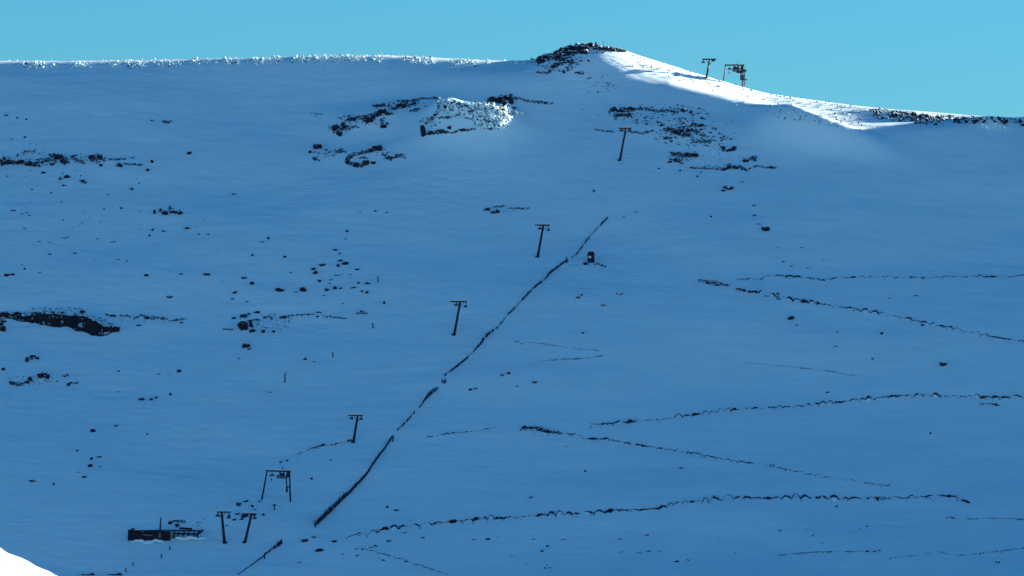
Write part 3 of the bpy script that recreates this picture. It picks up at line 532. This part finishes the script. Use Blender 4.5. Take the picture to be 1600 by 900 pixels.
bank('highest slanting track bank on the right, descending to the right edge', [(1150, 452), (1170, 456), (1200, 459), (1215, 464), (1240, 469), (1290, 476), (1340, 484), (1390, 492), (1430, 501), (1500, 516), (1560, 528), (1604, 534)], 2.8, 19, 2.3, .25, ([0, .55, .8, 1], [1.1, 1, .45, .6]), seed=4)
bank('topmost level track bank on the right, thin and nearly horizontal', [(1150, 437), (1190, 436), (1200, 431), (1240, 432), (1262, 434), (1285, 438), (1310, 434), (1380, 433), (1450, 434), (1500, 433), (1604, 432)], 2.4, 20, 1.7, .3, ([0, .3, .5, 1], [1.1, 1.1, .8, .7]), seed=5)
bank('thin curving bank joining the foot of the second single pylon to the portal frame', [(438, 724), (455, 714), (480, 704), (500, 697), (520, 695), (540, 690), (552, 688)], 1.2, 14, 1.7, .3, seed=6)
bank('faint short bank between the snow fence and the zigzag bank', [(662, 684), (700, 678), (740, 674), (776, 668)], 1.2, 13, 1.5, .4, seed=7, m=M_STEP_SHADE)
bank('faint bank slanting to the bottom edge below the fence foot', [(560, 855), (600, 866), (640, 878), (700, 898)], 1.2, 17, 1.5, .35, seed=8, m=M_STEP_SHADE)
bank('very faint bank right of the lower hollow ring stones', [(820, 534), (860, 539), (900, 545), (935, 548)], .6, 30, .9, .3, seed=9, m=M_STEP_SHADE)
bank('very faint curved bank above the lens shaped stone', [(822, 572), (845, 564), (880, 562), (905, 561), (945, 556)], .6, 20, 1.1, .3, seed=10, m=M_STEP_SHADE)
bank('very faint bank fading right across the middle right snow', [(1165, 567), (1230, 573), (1290, 579), (1345, 589)], .5, 30, 1.0, .3, seed=11, m=M_STEP_SHADE)
bank('faint low bank on the bottom right, left piece', [(1215, 868), (1250, 864), (1290, 862), (1340, 862), (1375, 860)], 1.0, 18, 1.5, .4, seed=12, m=M_STEP_SHADE)
bank('faint low bank on the bottom right, reaching the frame edge', [(1385, 873), (1430, 868), (1465, 863), (1500, 868), (1540, 864), (1604, 856)], 1.0, 18, 1.5, .35, seed=13, m=M_STEP_SHADE)
bank('faint short bank in the right end of the lowest track bank', [(1478, 808), (1500, 812), (1560, 810), (1604, 812)], .6, 20, 1.2, .4, seed=14, m=M_STEP_SHADE)
bank('short dark bank under the upper zigzag branch at the right edge', [(1530, 632), (1545, 631), (1575, 636)], 1.4, 12, 1.5, .3, seed=15)
outcrop('jumble of dark rocks at the tip of the zigzag track', 'rock outcrop', [(822, 668, 11, 6), (831, 667, 9, 6), (845, 671, 12, 6), (870, 675, 9, 4)], [([(816, 670), (834, 667), (852, 673)], 4.5), ([(862, 674), (878, 678)], 3)], [(845, 675, 30, 8, 24, 1.2, 3)])
outcrop('small jumble of dark rocks at the tip of the highest track', 'rock outcrop', [(1112, 442, 12, 4), (1122, 445, 10, 4)], [([(1092, 438), (1110, 440), (1138, 446)], 3)], [(1112, 443, 30, 5, 14, 1.2, 2.6)])

# ---------------------------------------------------- snow fence (wooden palings, half buried)
def fence(label, pts, gap=0.0, seed=0):
    """pts: (c, r of the foot, visible height in px)"""
    q = np.array(pts, float); g = P(q[:, 0], q[:, 1]); seg = np.linalg.norm(np.diff(g, axis=0), axis=1); cum = np.concatenate([[0], np.cumsum(seg)]); Lm = cum[-1]
    n = max(4, int(Lm / .14)); t = np.linspace(0, Lm, n); x = np.interp(t, cum, g[:, 0]); y = np.interp(t, cum, g[:, 1]); z = H(x, y); h = np.interp(t, cum, q[:, 2]) * .115
    o0 = np.array([x.mean(), y.mean(), z.mean()]); e = empty('snow_fence', Vector(o0), label, 'snow fence'); mb = MB(); wz = vnoise(t / 2.3 + seed, t * 0 + 3.5); sag = .15 * vnoise(t / 4 + seed, t * 0)
    for i in range(n):
        if gap and vnoise(np.array(t[i] / 1.6 + seed), np.array(8.5)) < gap - .5: continue
        if RNG.random() < .06: continue
        hh = h[i] * (1 + .22 * wz[i]) * RNG.uniform(.72, 1.12); a = RNG.normal(0, .09)
        mb.box((x[i] - o0[0], y[i] - o0[1] + .12 * sag[i], z[i] - o0[2] + hh / 2 - .1), (.085, .03, hh + .2), Matrix.Rotation(a, 3, 'Y'))
    o = mb.build('paling', M_FENCE, e); o['kind'] = 'stuff'
    wb = MB()
    for f in (.35, .8):
        for i in range(0, n - 4, 4): wb.bar((x[i] - o0[0], y[i] - o0[1] - .03, z[i] - o0[2] + h[i] * f), (x[i + 4] - o0[0], y[i + 4] - o0[1] - .03, z[i + 4] - o0[2] + h[i + 4] * f), .03, .05)
    wb.build('wire', M_STEEL, e)
    st = 3.0; k = 0.0
    while k <= Lm:
        i = min(n - 1, int(k / Lm * (n - 1))); lean = RNG.normal(0, .09); hp = h[i] + .12 + .2 * RNG.random()
        pm = MB().tube((0, 0, -.4), (lean * hp, 0, hp), .075, .06, 7); o = pm.build('post', M_WOOD, e); o.location = (x[i] - o0[0], y[i] - o0[1], z[i] - o0[2]); k += st * RNG.uniform(.8, 1.2)
    return e
fence('lowest and tallest run of the diagonal snow fence', [(492, 824, 14), (512, 805, 13), (535, 782, 12), (548, 770, 10), (562, 755, 8), (576, 738, 7), (590, 717, 6.5), (602, 701, 6), (613, 684, 5)])
fence('short thin buried run of snow fence above the tallest run', [(621, 673, 3), (634, 661, 5), (648, 645, 4)], .3, 3)
fence('dark dense panel of snow fence with a wide drooping net, middle of the diagonal', [(655, 638, 3), (663, 627, 5), (669, 621, 11), (676, 615, 13), (685, 608, 5)], 0, 5)
fence('short broken stub of snow fence beside the drooping dense panel', [(690, 598, 8), (694, 600, 9), (697, 597, 8)], 0, 6)
fence('long straight run of snow fence level with the fourth pylon', [(695, 588, 5), (715, 573, 5), (735, 556, 5), (752, 538, 6), (757, 530, 9), (764, 524, 9), (766, 521, 6)], .3, 8)
fence('dotted nearly buried run of snow fence above the long straight run', [(768, 520, 6), (778, 512, 3), (786, 502, 3), (794, 492, 3)], .45, 11)
fence('long thin run of snow fence leading up towards the hut', [(794, 492, 4), (812, 475, 5), (832, 453, 5), (853, 437, 6), (858, 429, 6), (872, 418, 5), (883, 410, 5), (887, 408, 7)], .32, 13)
fence('topmost dotted run of snow fence left of and above the hut', [(894, 404, 4), (904, 395, 4), (914, 380, 4), (924, 367, 3), (934, 357, 3), (943, 348, 5), (950, 341, 5)], .5, 17)
fence('separate small snow fence with a tall triangular end, near the bottom edge', [(372, 898, 2), (400, 879, 2.5), (420, 863, 4), (430, 857, 8), (437, 853, 12), (441, 849, 11)], 0, 19)
for c, r, h, lb in [(887, 410, 8, 'short dark stake where the fence thins left of the hut'), (613, 690, 10, 'leaning stake at the top end of the tallest fence run'), (413, 873, 10, 'dark post beside the small fence near the bottom edge'),
                    (445, 598, 15, 'thin crooked stake alone on snow above the portal frame'), (583, 513, 8, 'small leaning stake right of the scattered stone patch'), (591, 440, 8, 'tiny upright stake at the right end of the scattered stone patch'),
                    (265, 859, 5, 'short stake just below the buried timber shelter'), (252, 872, 6, 'second short stake, lower left of the one below the shelter'), (208, 884, 5, 'short stake near the bottom edge, upper of a close pair'),
                    (198, 894, 6, 'lowest short stake at the bottom edge, lower of a close pair'), (520, 558, 7, 'small leaning twig like stake between shelf and pylons')]:
    stake(c, r, h, lb, 2.2, lean=RNG.uniform(-2, 2))
stake(429, 797, 9, 'short post with a small board below the portal frame', 2.0, cap=True)
stake(441, 735, 6, 'tiny stake standing behind the portal frame beam', 1.4)

# ---------------------------------------------------- ski tow pylons
def pylon(label, base, top, armL, armR, poleW=4.2, droops=((-.7, 5), (.85, 7)), group='T shaped ski tow pylons', snow=True, arm_dr=0, y=None):
    p = P1(*base); s_ = p.y / FPX; e = empty('tow_pylon', p, label, 'ski tow pylon', group)
    tx = (top[0] - base[0]) * s_; tz = (base[1] - top[1]) * s_; L = (armL - top[0]) * s_ + tx; Rr = (armR - top[0]) * s_ + tx; r0 = poleW * s_ / 2 * 1.12
    MB().tube((-.02 * tx, 0, -.8), (tx, 0, tz - .1), r0, r0 * .72, 14).build('pole', M_STEEL, e, True)
    MB().tube((0, 0, -.35), (0, 0, .22), r0 * 1.7, r0 * 1.5, 12).build('footing', M_WOOD, e)
    MB().box(((L + Rr) / 2, 0, tz), (Rr - L, .34, .36), Matrix.Rotation(arm_dr * .01, 3, 'Y')).build('crossarm', M_STEEL, e)
    MB().bar((tx, -.03, tz - 1.5), (tx - .9, -.03, tz - .18), .14, .14).bar((tx, .03, tz - 1.5), (tx + .9, .03, tz - .18), .14, .14).build('brace', M_STEEL, e)
    if snow: MB().box(((L + Rr) / 2, 0, tz + .235), (Rr - L - .1, .26, .10)).build('snow_cap', M_SNOW, e)
    for f, dl in droops:
        cx = tx + (Rr - tx) * f if f > 0 else tx + (tx - L) * f; d = dl * s_
        hg = MB().bar((cx, 0, tz - .15), (cx - .08, 0, tz - d + .15), .16, .2).box((cx - .1, -.1, tz - d + .1), (.62, .14, .2)).build('hanger', M_STEEL, e)
        for k in (-1, 1):
            w = MB().tube((0, -.09, 0), (0, .09, 0), .25, .25, 14).build('sheave_wheel', M_STEEL, e); w.location = (cx - .1 + k * .24, -.24, tz - d + .02)
    return e
pylon('left pylon of the leaning bottom pair, its top tilted left', (351.5, 848), (346.5, 800), 339, 361, 4.4, ((-.75, 6), (.8, 9)))
pylon('right pylon of the leaning bottom pair, its top tilted right', (382, 847), (393, 803), 378, 401, 4.2, ((.75, 7), (-.85, 5)))
pylon('short T pylon up the slope right of the portal frame', (551.5, 691), (559, 649), 544, 567, 4.0, ((-.6, 5), (.75, 6)))
pylon('T pylon beside the middle of the snow fence, third single one from the top', (709, 523), (719, 471), 704, 729.5, 4.0, ((-.4, 6), (.85, 8)))
pylon('T pylon left of the upper fence end, second single one from the top', (839.5, 401), (849, 351.5), 836, 859.5, 3.8, ((-.4, 6), (.8, 8)))
pylon('slim leaning T pylon standing highest on the shaded face', (968, 250), (978, 200), 967, 987, 3.4, ((-.6, 4), (.7, 4)))
pylon('T pylon standing on the sunlit skyline right of the summit', (1103.5, 121), (1109, 92), 1097.5, 1119.5, 2.9, ((-.8, 5), (.6, 2.5)), snow=False)

def portal(label, bl, br, tl, tr_, mach, leg=2.6, top=False):
    p = P1(*bl); s_ = p.y / FPX; e = empty('tow_portal', p, label, 'ski tow station'); q = P1(*br); s2 = s_
    TL = Vector(((tl[0] - bl[0]) * s_, 0, (bl[1] - tl[1]) * s_)); TR = Vector(((tr_[0] - bl[0]) * s_, 0, (bl[1] - tr_[1]) * s_)); BR = Vector(q) - Vector(p); BR.y = 0
    BR.z = (bl[1] - br[1]) * s_; BR.x = (br[0] - bl[0]) * s_
    r = leg * s_ / 2
    gz = lambda v: float(H(p.x + v.x, p.y)) - p.z
    MB().tube((0, 0, -.6), TL, r * 1.1, r * .85, 12).build('leg', M_STEEL, e, True); MB().tube((BR.x, BR.y, min(BR.z, gz(BR)) - .6), TR, r * 1.1, r * .85, 12).build('leg', M_STEEL, e, True)
    MB().bar(TL - Vector((.3, 0, 0)), TR + Vector((.3, 0, 0)), .34, .38).build('beam', M_STEEL, e)
    MB().bar(TL + Vector((-.1, 0, .235)), TR + Vector((.1, 0, .235)), .28, .1).build('snow_cap', M_SNOW, e)
    # drive: inclined bull wheel, motor box, hanging counterweight
    W = TR.x - TL.x; zc = TL.z; mx = TL.x + W * (.66 if not top else .62)
    bw = MB().ring((0, 0, 0), (.05, .25, 1), 1.25, .13, 26, 6)
    for k in range(5):
        a = k * 2 * math.pi / 5; q_ = Vector((.05, .25, 1)).to_track_quat('Z', 'Y').to_matrix() @ Vector((1.2 * math.cos(a), 1.2 * math.sin(a), 0)); bw.bar((0, 0, 0), q_, .12, .12)
    w = bw.build('bull_wheel', M_STEEL, e); w.location = (mx, 0, zc - 1.45)
    MB().bar((mx - .55, 0, zc - .2), (mx - .2, 0, zc - 1.3), .25, .3).bar((mx + .6, 0, zc - .2), (mx + .1, 0, zc - 1.3), .25, .3).box((mx, 0, zc - .75), (1.15, .8, .5)).box((mx + .45, .1, zc - 1.0), (.5, .6, .5)).build('gear_box', M_STEEL, e)
    MB().box((mx + 1.35, .15, zc - 1.1), (.7, .6, .9)).tube((mx + 1.1, 0, zc - .5), (mx + 1.7, 0, zc - .45), .25, .25, 10).build('motor', M_STEEL, e)
    hx = TL.x + W * .22
    MB().bar((hx, 0, zc - .1), (hx, 0, zc - 1.0), .14, .14).box((hx, 0, zc - .95), (.75, .3, .3)).build('hanger', M_STEEL, e)
    for k in (-1, 1):
        w = MB().tube((0, -.09, 0), (0, .09, 0), .24, .24, 12).build('sheave_wheel', M_STEEL, e); w.location = (hx + .3 * k, -.2, zc - 1.1)
    hh = MB().tube((hx - .05, 0, zc - 1.2), (hx - .15, 0, zc - 1.9), .03, .03, 6).tube((hx - .15, 0, zc - 1.9), (hx - .16, 0, zc - 2.4), .17, .1, 8); hh.build('tow_hook', M_STEEL, e)
    sx = TR.x - .75
    f = 3.9 if not top else 2.9
    cw = MB().bar((sx, 0, zc - 1.6), (sx + .1, 0, zc - f), .28, .3).box((sx + .12, 0, zc - f - .6), (.5, .5, 1.2)).bar((sx + .1, 0, zc - f + .1), (TR.x + .15, 0, zc - f + .15), .22, .3)
    cw.build('counterweight', M_STEEL, e)
    MB().tube((mx + .05, 0, zc + .15), (mx + .0, 0, zc + 1.1), .05, .04, 6).tube((mx + .05, 0, zc + 1.0), (mx + 1.3, 0, zc + .3), .03, .03, 6).build('aerial', M_STEEL, e)
    return e, p, s_
portal('trapezoid portal frame with hanging wheel, above the paired bottom pylons', (408.5, 781), (454, 784), (417.5, 735.5), (452.5, 736.5), None)
e_, p_, s_ = portal('portal frame with dense lattice machinery standing on the skyline', (1130, 126), (1160, 134), (1134.5, 101), (1162, 101), None, 1.8, True)
# lattice mast attached to the right leg of the skyline portal
lm = MB(); bx_ = (1165 - 1130) * s_; bz = (126 - 136) * s_
lm.tube((bx_ - .25, 0, bz - .3), (bx_ - .1, 0, 3.6), .13, .1, 8).tube((bx_ - 1.0, 0, bz - .1), (bx_ - .3, 0, 1.6), .13, .1, 8)
for k in range(5): lm.bar((bx_ - .8 + .1 * k, 0, bz + .7 + .75 * k), (bx_ + .3 - .06 * k, 0, bz + 1.1 + .75 * k), .12, .12)
lm.box((bx_ - .1, 0, .4), (1.3, .3, .25)).box((bx_ - .2, 0, 2.8), (1.0, .6, .6)); lm.build('lattice_mast', M_STEEL, e_)
lt = MB(); lt.box((bx_ - 1.4, .3, 2.5), (2.0, .5, .7)).box((bx_ - 3.0, .3, 3.3), (.8, .4, 1.1)).bar((bx_ - 3.2, .3, 3.9), (bx_ - 1.2, .3, 2.4), .2, .2).bar((bx_ - 2.2, .3, 3.9), (bx_ - .6, .3, 2.6), .2, .2); lt.build('machine_frame', M_STEEL, e_)

# ---------------------------------------------------- hut
p = P1(923.5, 411); s_ = p.y / FPX; e = empty('lift_hut', p, 'small tall dark wooden hut with snow on its roof beside the upper fence', 'hut')
wd, hh, dp = 10.5 * s_, 12.5 * s_, 1.7; yw = .25
for k in range(8): MB().box((-wd / 2 + wd * (k + .5) / 8, yw + .03 * (k % 2), hh / 2 - .15), (wd / 8 - .02, .06, hh + .3)).build('wall_board', M_WOOD, e)
MB().box((0, yw + dp / 2 + .1, hh / 2 - .2), (wd - .06, dp, hh + .36)).build('wall', M_WOOD, e)
rz = hh; rt = 6.2 * s_
V = [(-wd / 2 - .15, yw - .2, rz), (wd / 2 + .15, yw - .2, rz), (wd / 2 + .15, yw + dp + .3, rz), (-wd / 2 - .15, yw + dp + .3, rz), (-wd / 2 + .25, yw + .45, rz + rt), (wd / 2 - .2, yw + .45, rz + rt), (wd / 2 - .2, yw + dp - .4, rz + rt), (-wd / 2 + .25, yw + dp - .4, rz + rt)]
mb = MB(); mb.add(V, [(0, 3, 2, 1), (4, 5, 6, 7), (0, 1, 5, 4), (1, 2, 6, 5), (2, 3, 7, 6), (3, 0, 4, 7)]); mb.build('roof', M_WOOD, e)
MB().box((0, yw + dp / 2, rz + rt + .075), (wd - .5, dp - .9, .15)).build('snow_cap', M_SNOW, e)
f = MB().box((-wd * .17, yw - .05, hh * .76), (.66, .06, .6)).build('window', M_PALE, e)
for k in (-1, 1): MB().box((-wd * .17 + .155 * k, yw - .095, hh * .76 - .02), (.25, .03, .48)).build('pane', M_WHITE, f)
d = MB().box((wd * .24, yw - .06, hh * .42), (.62, .06, hh * .8)).build('door', M_WOOD, e); MB().box((wd * .24 - .22, yw - .11, hh * .42), (.05, .05, .14)).build('handle', M_STEEL, d)
outcrop('dark rocks and bare earth streak at the foot of the hut', 'rock scatter', [(915, 412, 8, 4)], [([(929, 412), (936, 413), (946, 416)], 2.4)], name='rock_scatter')

# ---------------------------------------------------- half buried timber shelter at the lower left
p = P1(232, 845); s_ = p.y / FPX; e = empty('buried_shelter', p, 'long low dark timber shelter half buried in snow at the lower left', 'shelter')
X_ = lambda c: (c - 232) * s_
Zr = lambda r: (845 - r) * s_
MB().box(((X_(201) + X_(266)) / 2, 1.2, (Zr(830) + Zr(846)) / 2 - .1), (X_(266) - X_(201), 2.0, Zr(830) - Zr(846) + .2)).build('wall', M_WOOD, e)
n = 11
for k in range(n):
    x0 = X_(201) + (X_(266) - X_(201)) * (k + .5) / n
    MB().box((x0, .16 - .03 * (k % 2), Zr(839) + .1), ((X_(266) - X_(201)) / n - .04, .07, 11.5 * s_)).build('board', M_WOOD, e)
MB().bar((X_(200), 1.1, Zr(829.5)), (X_(272), 1.1, Zr(828.5)), 2.5, .28).build('roof', M_WOOD, e)
MB().bar((X_(203), .9, Zr(828.2)), (X_(245), .9, Zr(828.4)), 1.6, .12).build('snow_cap', M_SNOW, e)
MB().box((X_(250), .03, Zr(836)), (3.6 * s_, .08, 8 * s_)).build('pale_panel', M_PALE, e); MB().box((X_(269), .03, Zr(834.5)), (4 * s_, .08, 8 * s_), Matrix.Rotation(.2, 3, 'Y')).build('pale_panel', M_PALE, e)
MB().bar((X_(223), .02, Zr(835.5)), (X_(239), .02, Zr(836.8)), .08, .22).build('pale_rail', M_PALE, e)
MB().bar((X_(206), .02, Zr(836)), (X_(222), .02, Zr(837.5)), .08, .2).build('rail', M_WOOD, e)
for c, a, b in ((200.5, 827, 850), (206, 824, 846), (272, 829, 842)): MB().tube((X_(c), .0, Zr(b)), (X_(c + .8), 0, Zr(a)), .12, .11, 8).build('post', M_WOOD, e)
# raised deck on the right
MB().bar((X_(268), .9, Zr(829)), (X_(314), .9, Zr(829.5)), 1.8, .35).build('deck', M_WOOD, e)
dk = [(272, 831, 840), (279, 831, 838), (287, 830, 837), (295, 831, 837.5), (303, 830, 842), (309, 830, 842)]
for c, a, b in dk: MB().bar((X_(c + 1), .2, Zr(a)), (X_(c - .6), .2, Zr(b)), .3, .34).build('deck_leg', M_WOOD, e)
MB().bar((X_(272), .15, Zr(833.5)), (X_(308), .15, Zr(834.5)), .22, 3.0 * s_).build('side_board', M_WOOD, e)
MB().bar((X_(306), .1, Zr(836.5)), (X_(318), .1, Zr(828)), .3, .5).build('ramp', M_WOOD, e)
MB().bar((X_(280), 1.5, Zr(825.5)), (X_(300), 1.5, Zr(826.5)), .4, .5).build('stacked_beam', M_WOOD, e)
def drift(e, pts, w=.9, h=.5):
    V = []; F = []; K = 7
    for i, (x, y, z) in enumerate(pts):
        f = math.sin(math.pi * i / (len(pts) - 1)) ** .6
        for j in range(K):
            a = math.pi * j / (K - 1); V.append((x, y - w * f * math.cos(math.pi - a) * .9 - w * .2, z - .15 + h * f * math.sin(a)))
    F = [(i * K + j, i * K + j + 1, (i + 1) * K + j + 1, (i + 1) * K + j) for i in range(len(pts) - 1) for j in range(K - 1)]
    link('snow_drift', new_mesh('snow_drift', V, F, M_SNOW, True), e)
drift(e, [(X_(c), -.25, Zr(847.3) + .25 * math.sin(c * .21) + .1 * math.sin(c * .6)) for c in range(196, 274, 2)], 1.0, .75)
drift(e, [(X_(c), .7, Zr(842) + .18 * math.sin(c * .3)) for c in range(268, 326, 2)], 1.2, .8)
drift(e, [(X_(c), .5, Zr(829) + .08 * math.sin(c * .5)) for c in range(213, 236, 1)], .5, .22)
MB().bar((X_(203), -.1, Zr(829)), (X_(211), -.1, Zr(826)), .3, .35).bar((X_(207), -.1, Zr(831)), (X_(213), -.05, Zr(834)), .3, .3).build('broken_beam', M_WOOD, e)
MB().bar((X_(240), .05, Zr(831.5)), (X_(264), .05, Zr(833)), .12, .3).bar((X_(254), -.02, Zr(829.5)), (X_(258), -.02, Zr(843)), .14, .26).build('loose_board', M_WOOD, e)
stake(250, 829, 20, 'tall thin mast rising behind the buried shelter', 2.6, lean=1.6, cat='mast')
outcrop('dark stones behind the right end of the buried shelter', 'rock scatter', [(266, 817, 7, 5), (277, 821, 7, 6)], [([(263, 819), (270, 814), (292, 815)], 2.6)], [(300, 816, 28, 6, 12, 1.2, 3)], name='rock_scatter')

# dark boards lying at the very bottom edge
for c, wpx, lb in ((138, 20, 'dark timber board lying in snow at the bottom edge, left one'), (180, 22, 'dark timber board lying in snow at the bottom edge, right one')):
    p = P1(c, 899); s_ = p.y / FPX; e = empty('timber_board', p, lb, 'timber'); MB().box((0, .3, .15), (wpx * s_, .5, .32)).build('plank', M_WOOD, e); MB().box((wpx * s_ * .3, .25, .42), (wpx * s_ * .3, .3, .22)).build('block', M_WOOD, e)
    MB().box((-.3, .32, .345), (wpx * s_ * .6, .3, .06)).build('snow_cap', M_SNOW, e)
# heather tuft on the near spur
def spur_pt(c, r):
    e_ = PITCH + (450 - r) / FPX; u = (c - 800) / FPX
    for y in np.arange(1462, 1502, .25):
        x = u * y; zc = SPUR_A - .47 * (x + 108) + .35 * float(vnoise(np.array(x / 5.), np.array(.3)))
        if zc - .30 * max(0, 1500 - y) > CZ + e_ * y: return Vector((x, y, CZ + e_ * y))
    return Vector((u * 1500, 1500, CZ + e_ * 1500))
for (c, r, n, lb) in ((6, 873, 14, 'small dark heather tuft in the sunny snow corner, upper one'), (3, 884, 10, 'dark heather stems at the left frame edge in the sunny corner'), (17, 873, 4, 'tiny pale heather sprig in the sunny snow corner')):
    p = spur_pt(c, r); mb = MB()
    for k in range(n): a = RNG.uniform(0, 6.28); L = RNG.uniform(.2, .55); mb.tube((RNG.uniform(-.25, .25), 0, -.05), (RNG.uniform(-.25, .25) + .3 * math.cos(a), .2 * math.sin(a), L), .04, .015, 5)
    o = mb.build('heather_tuft', M_TUFT); o.location = p; tag(o, lb, 'heather tuft')
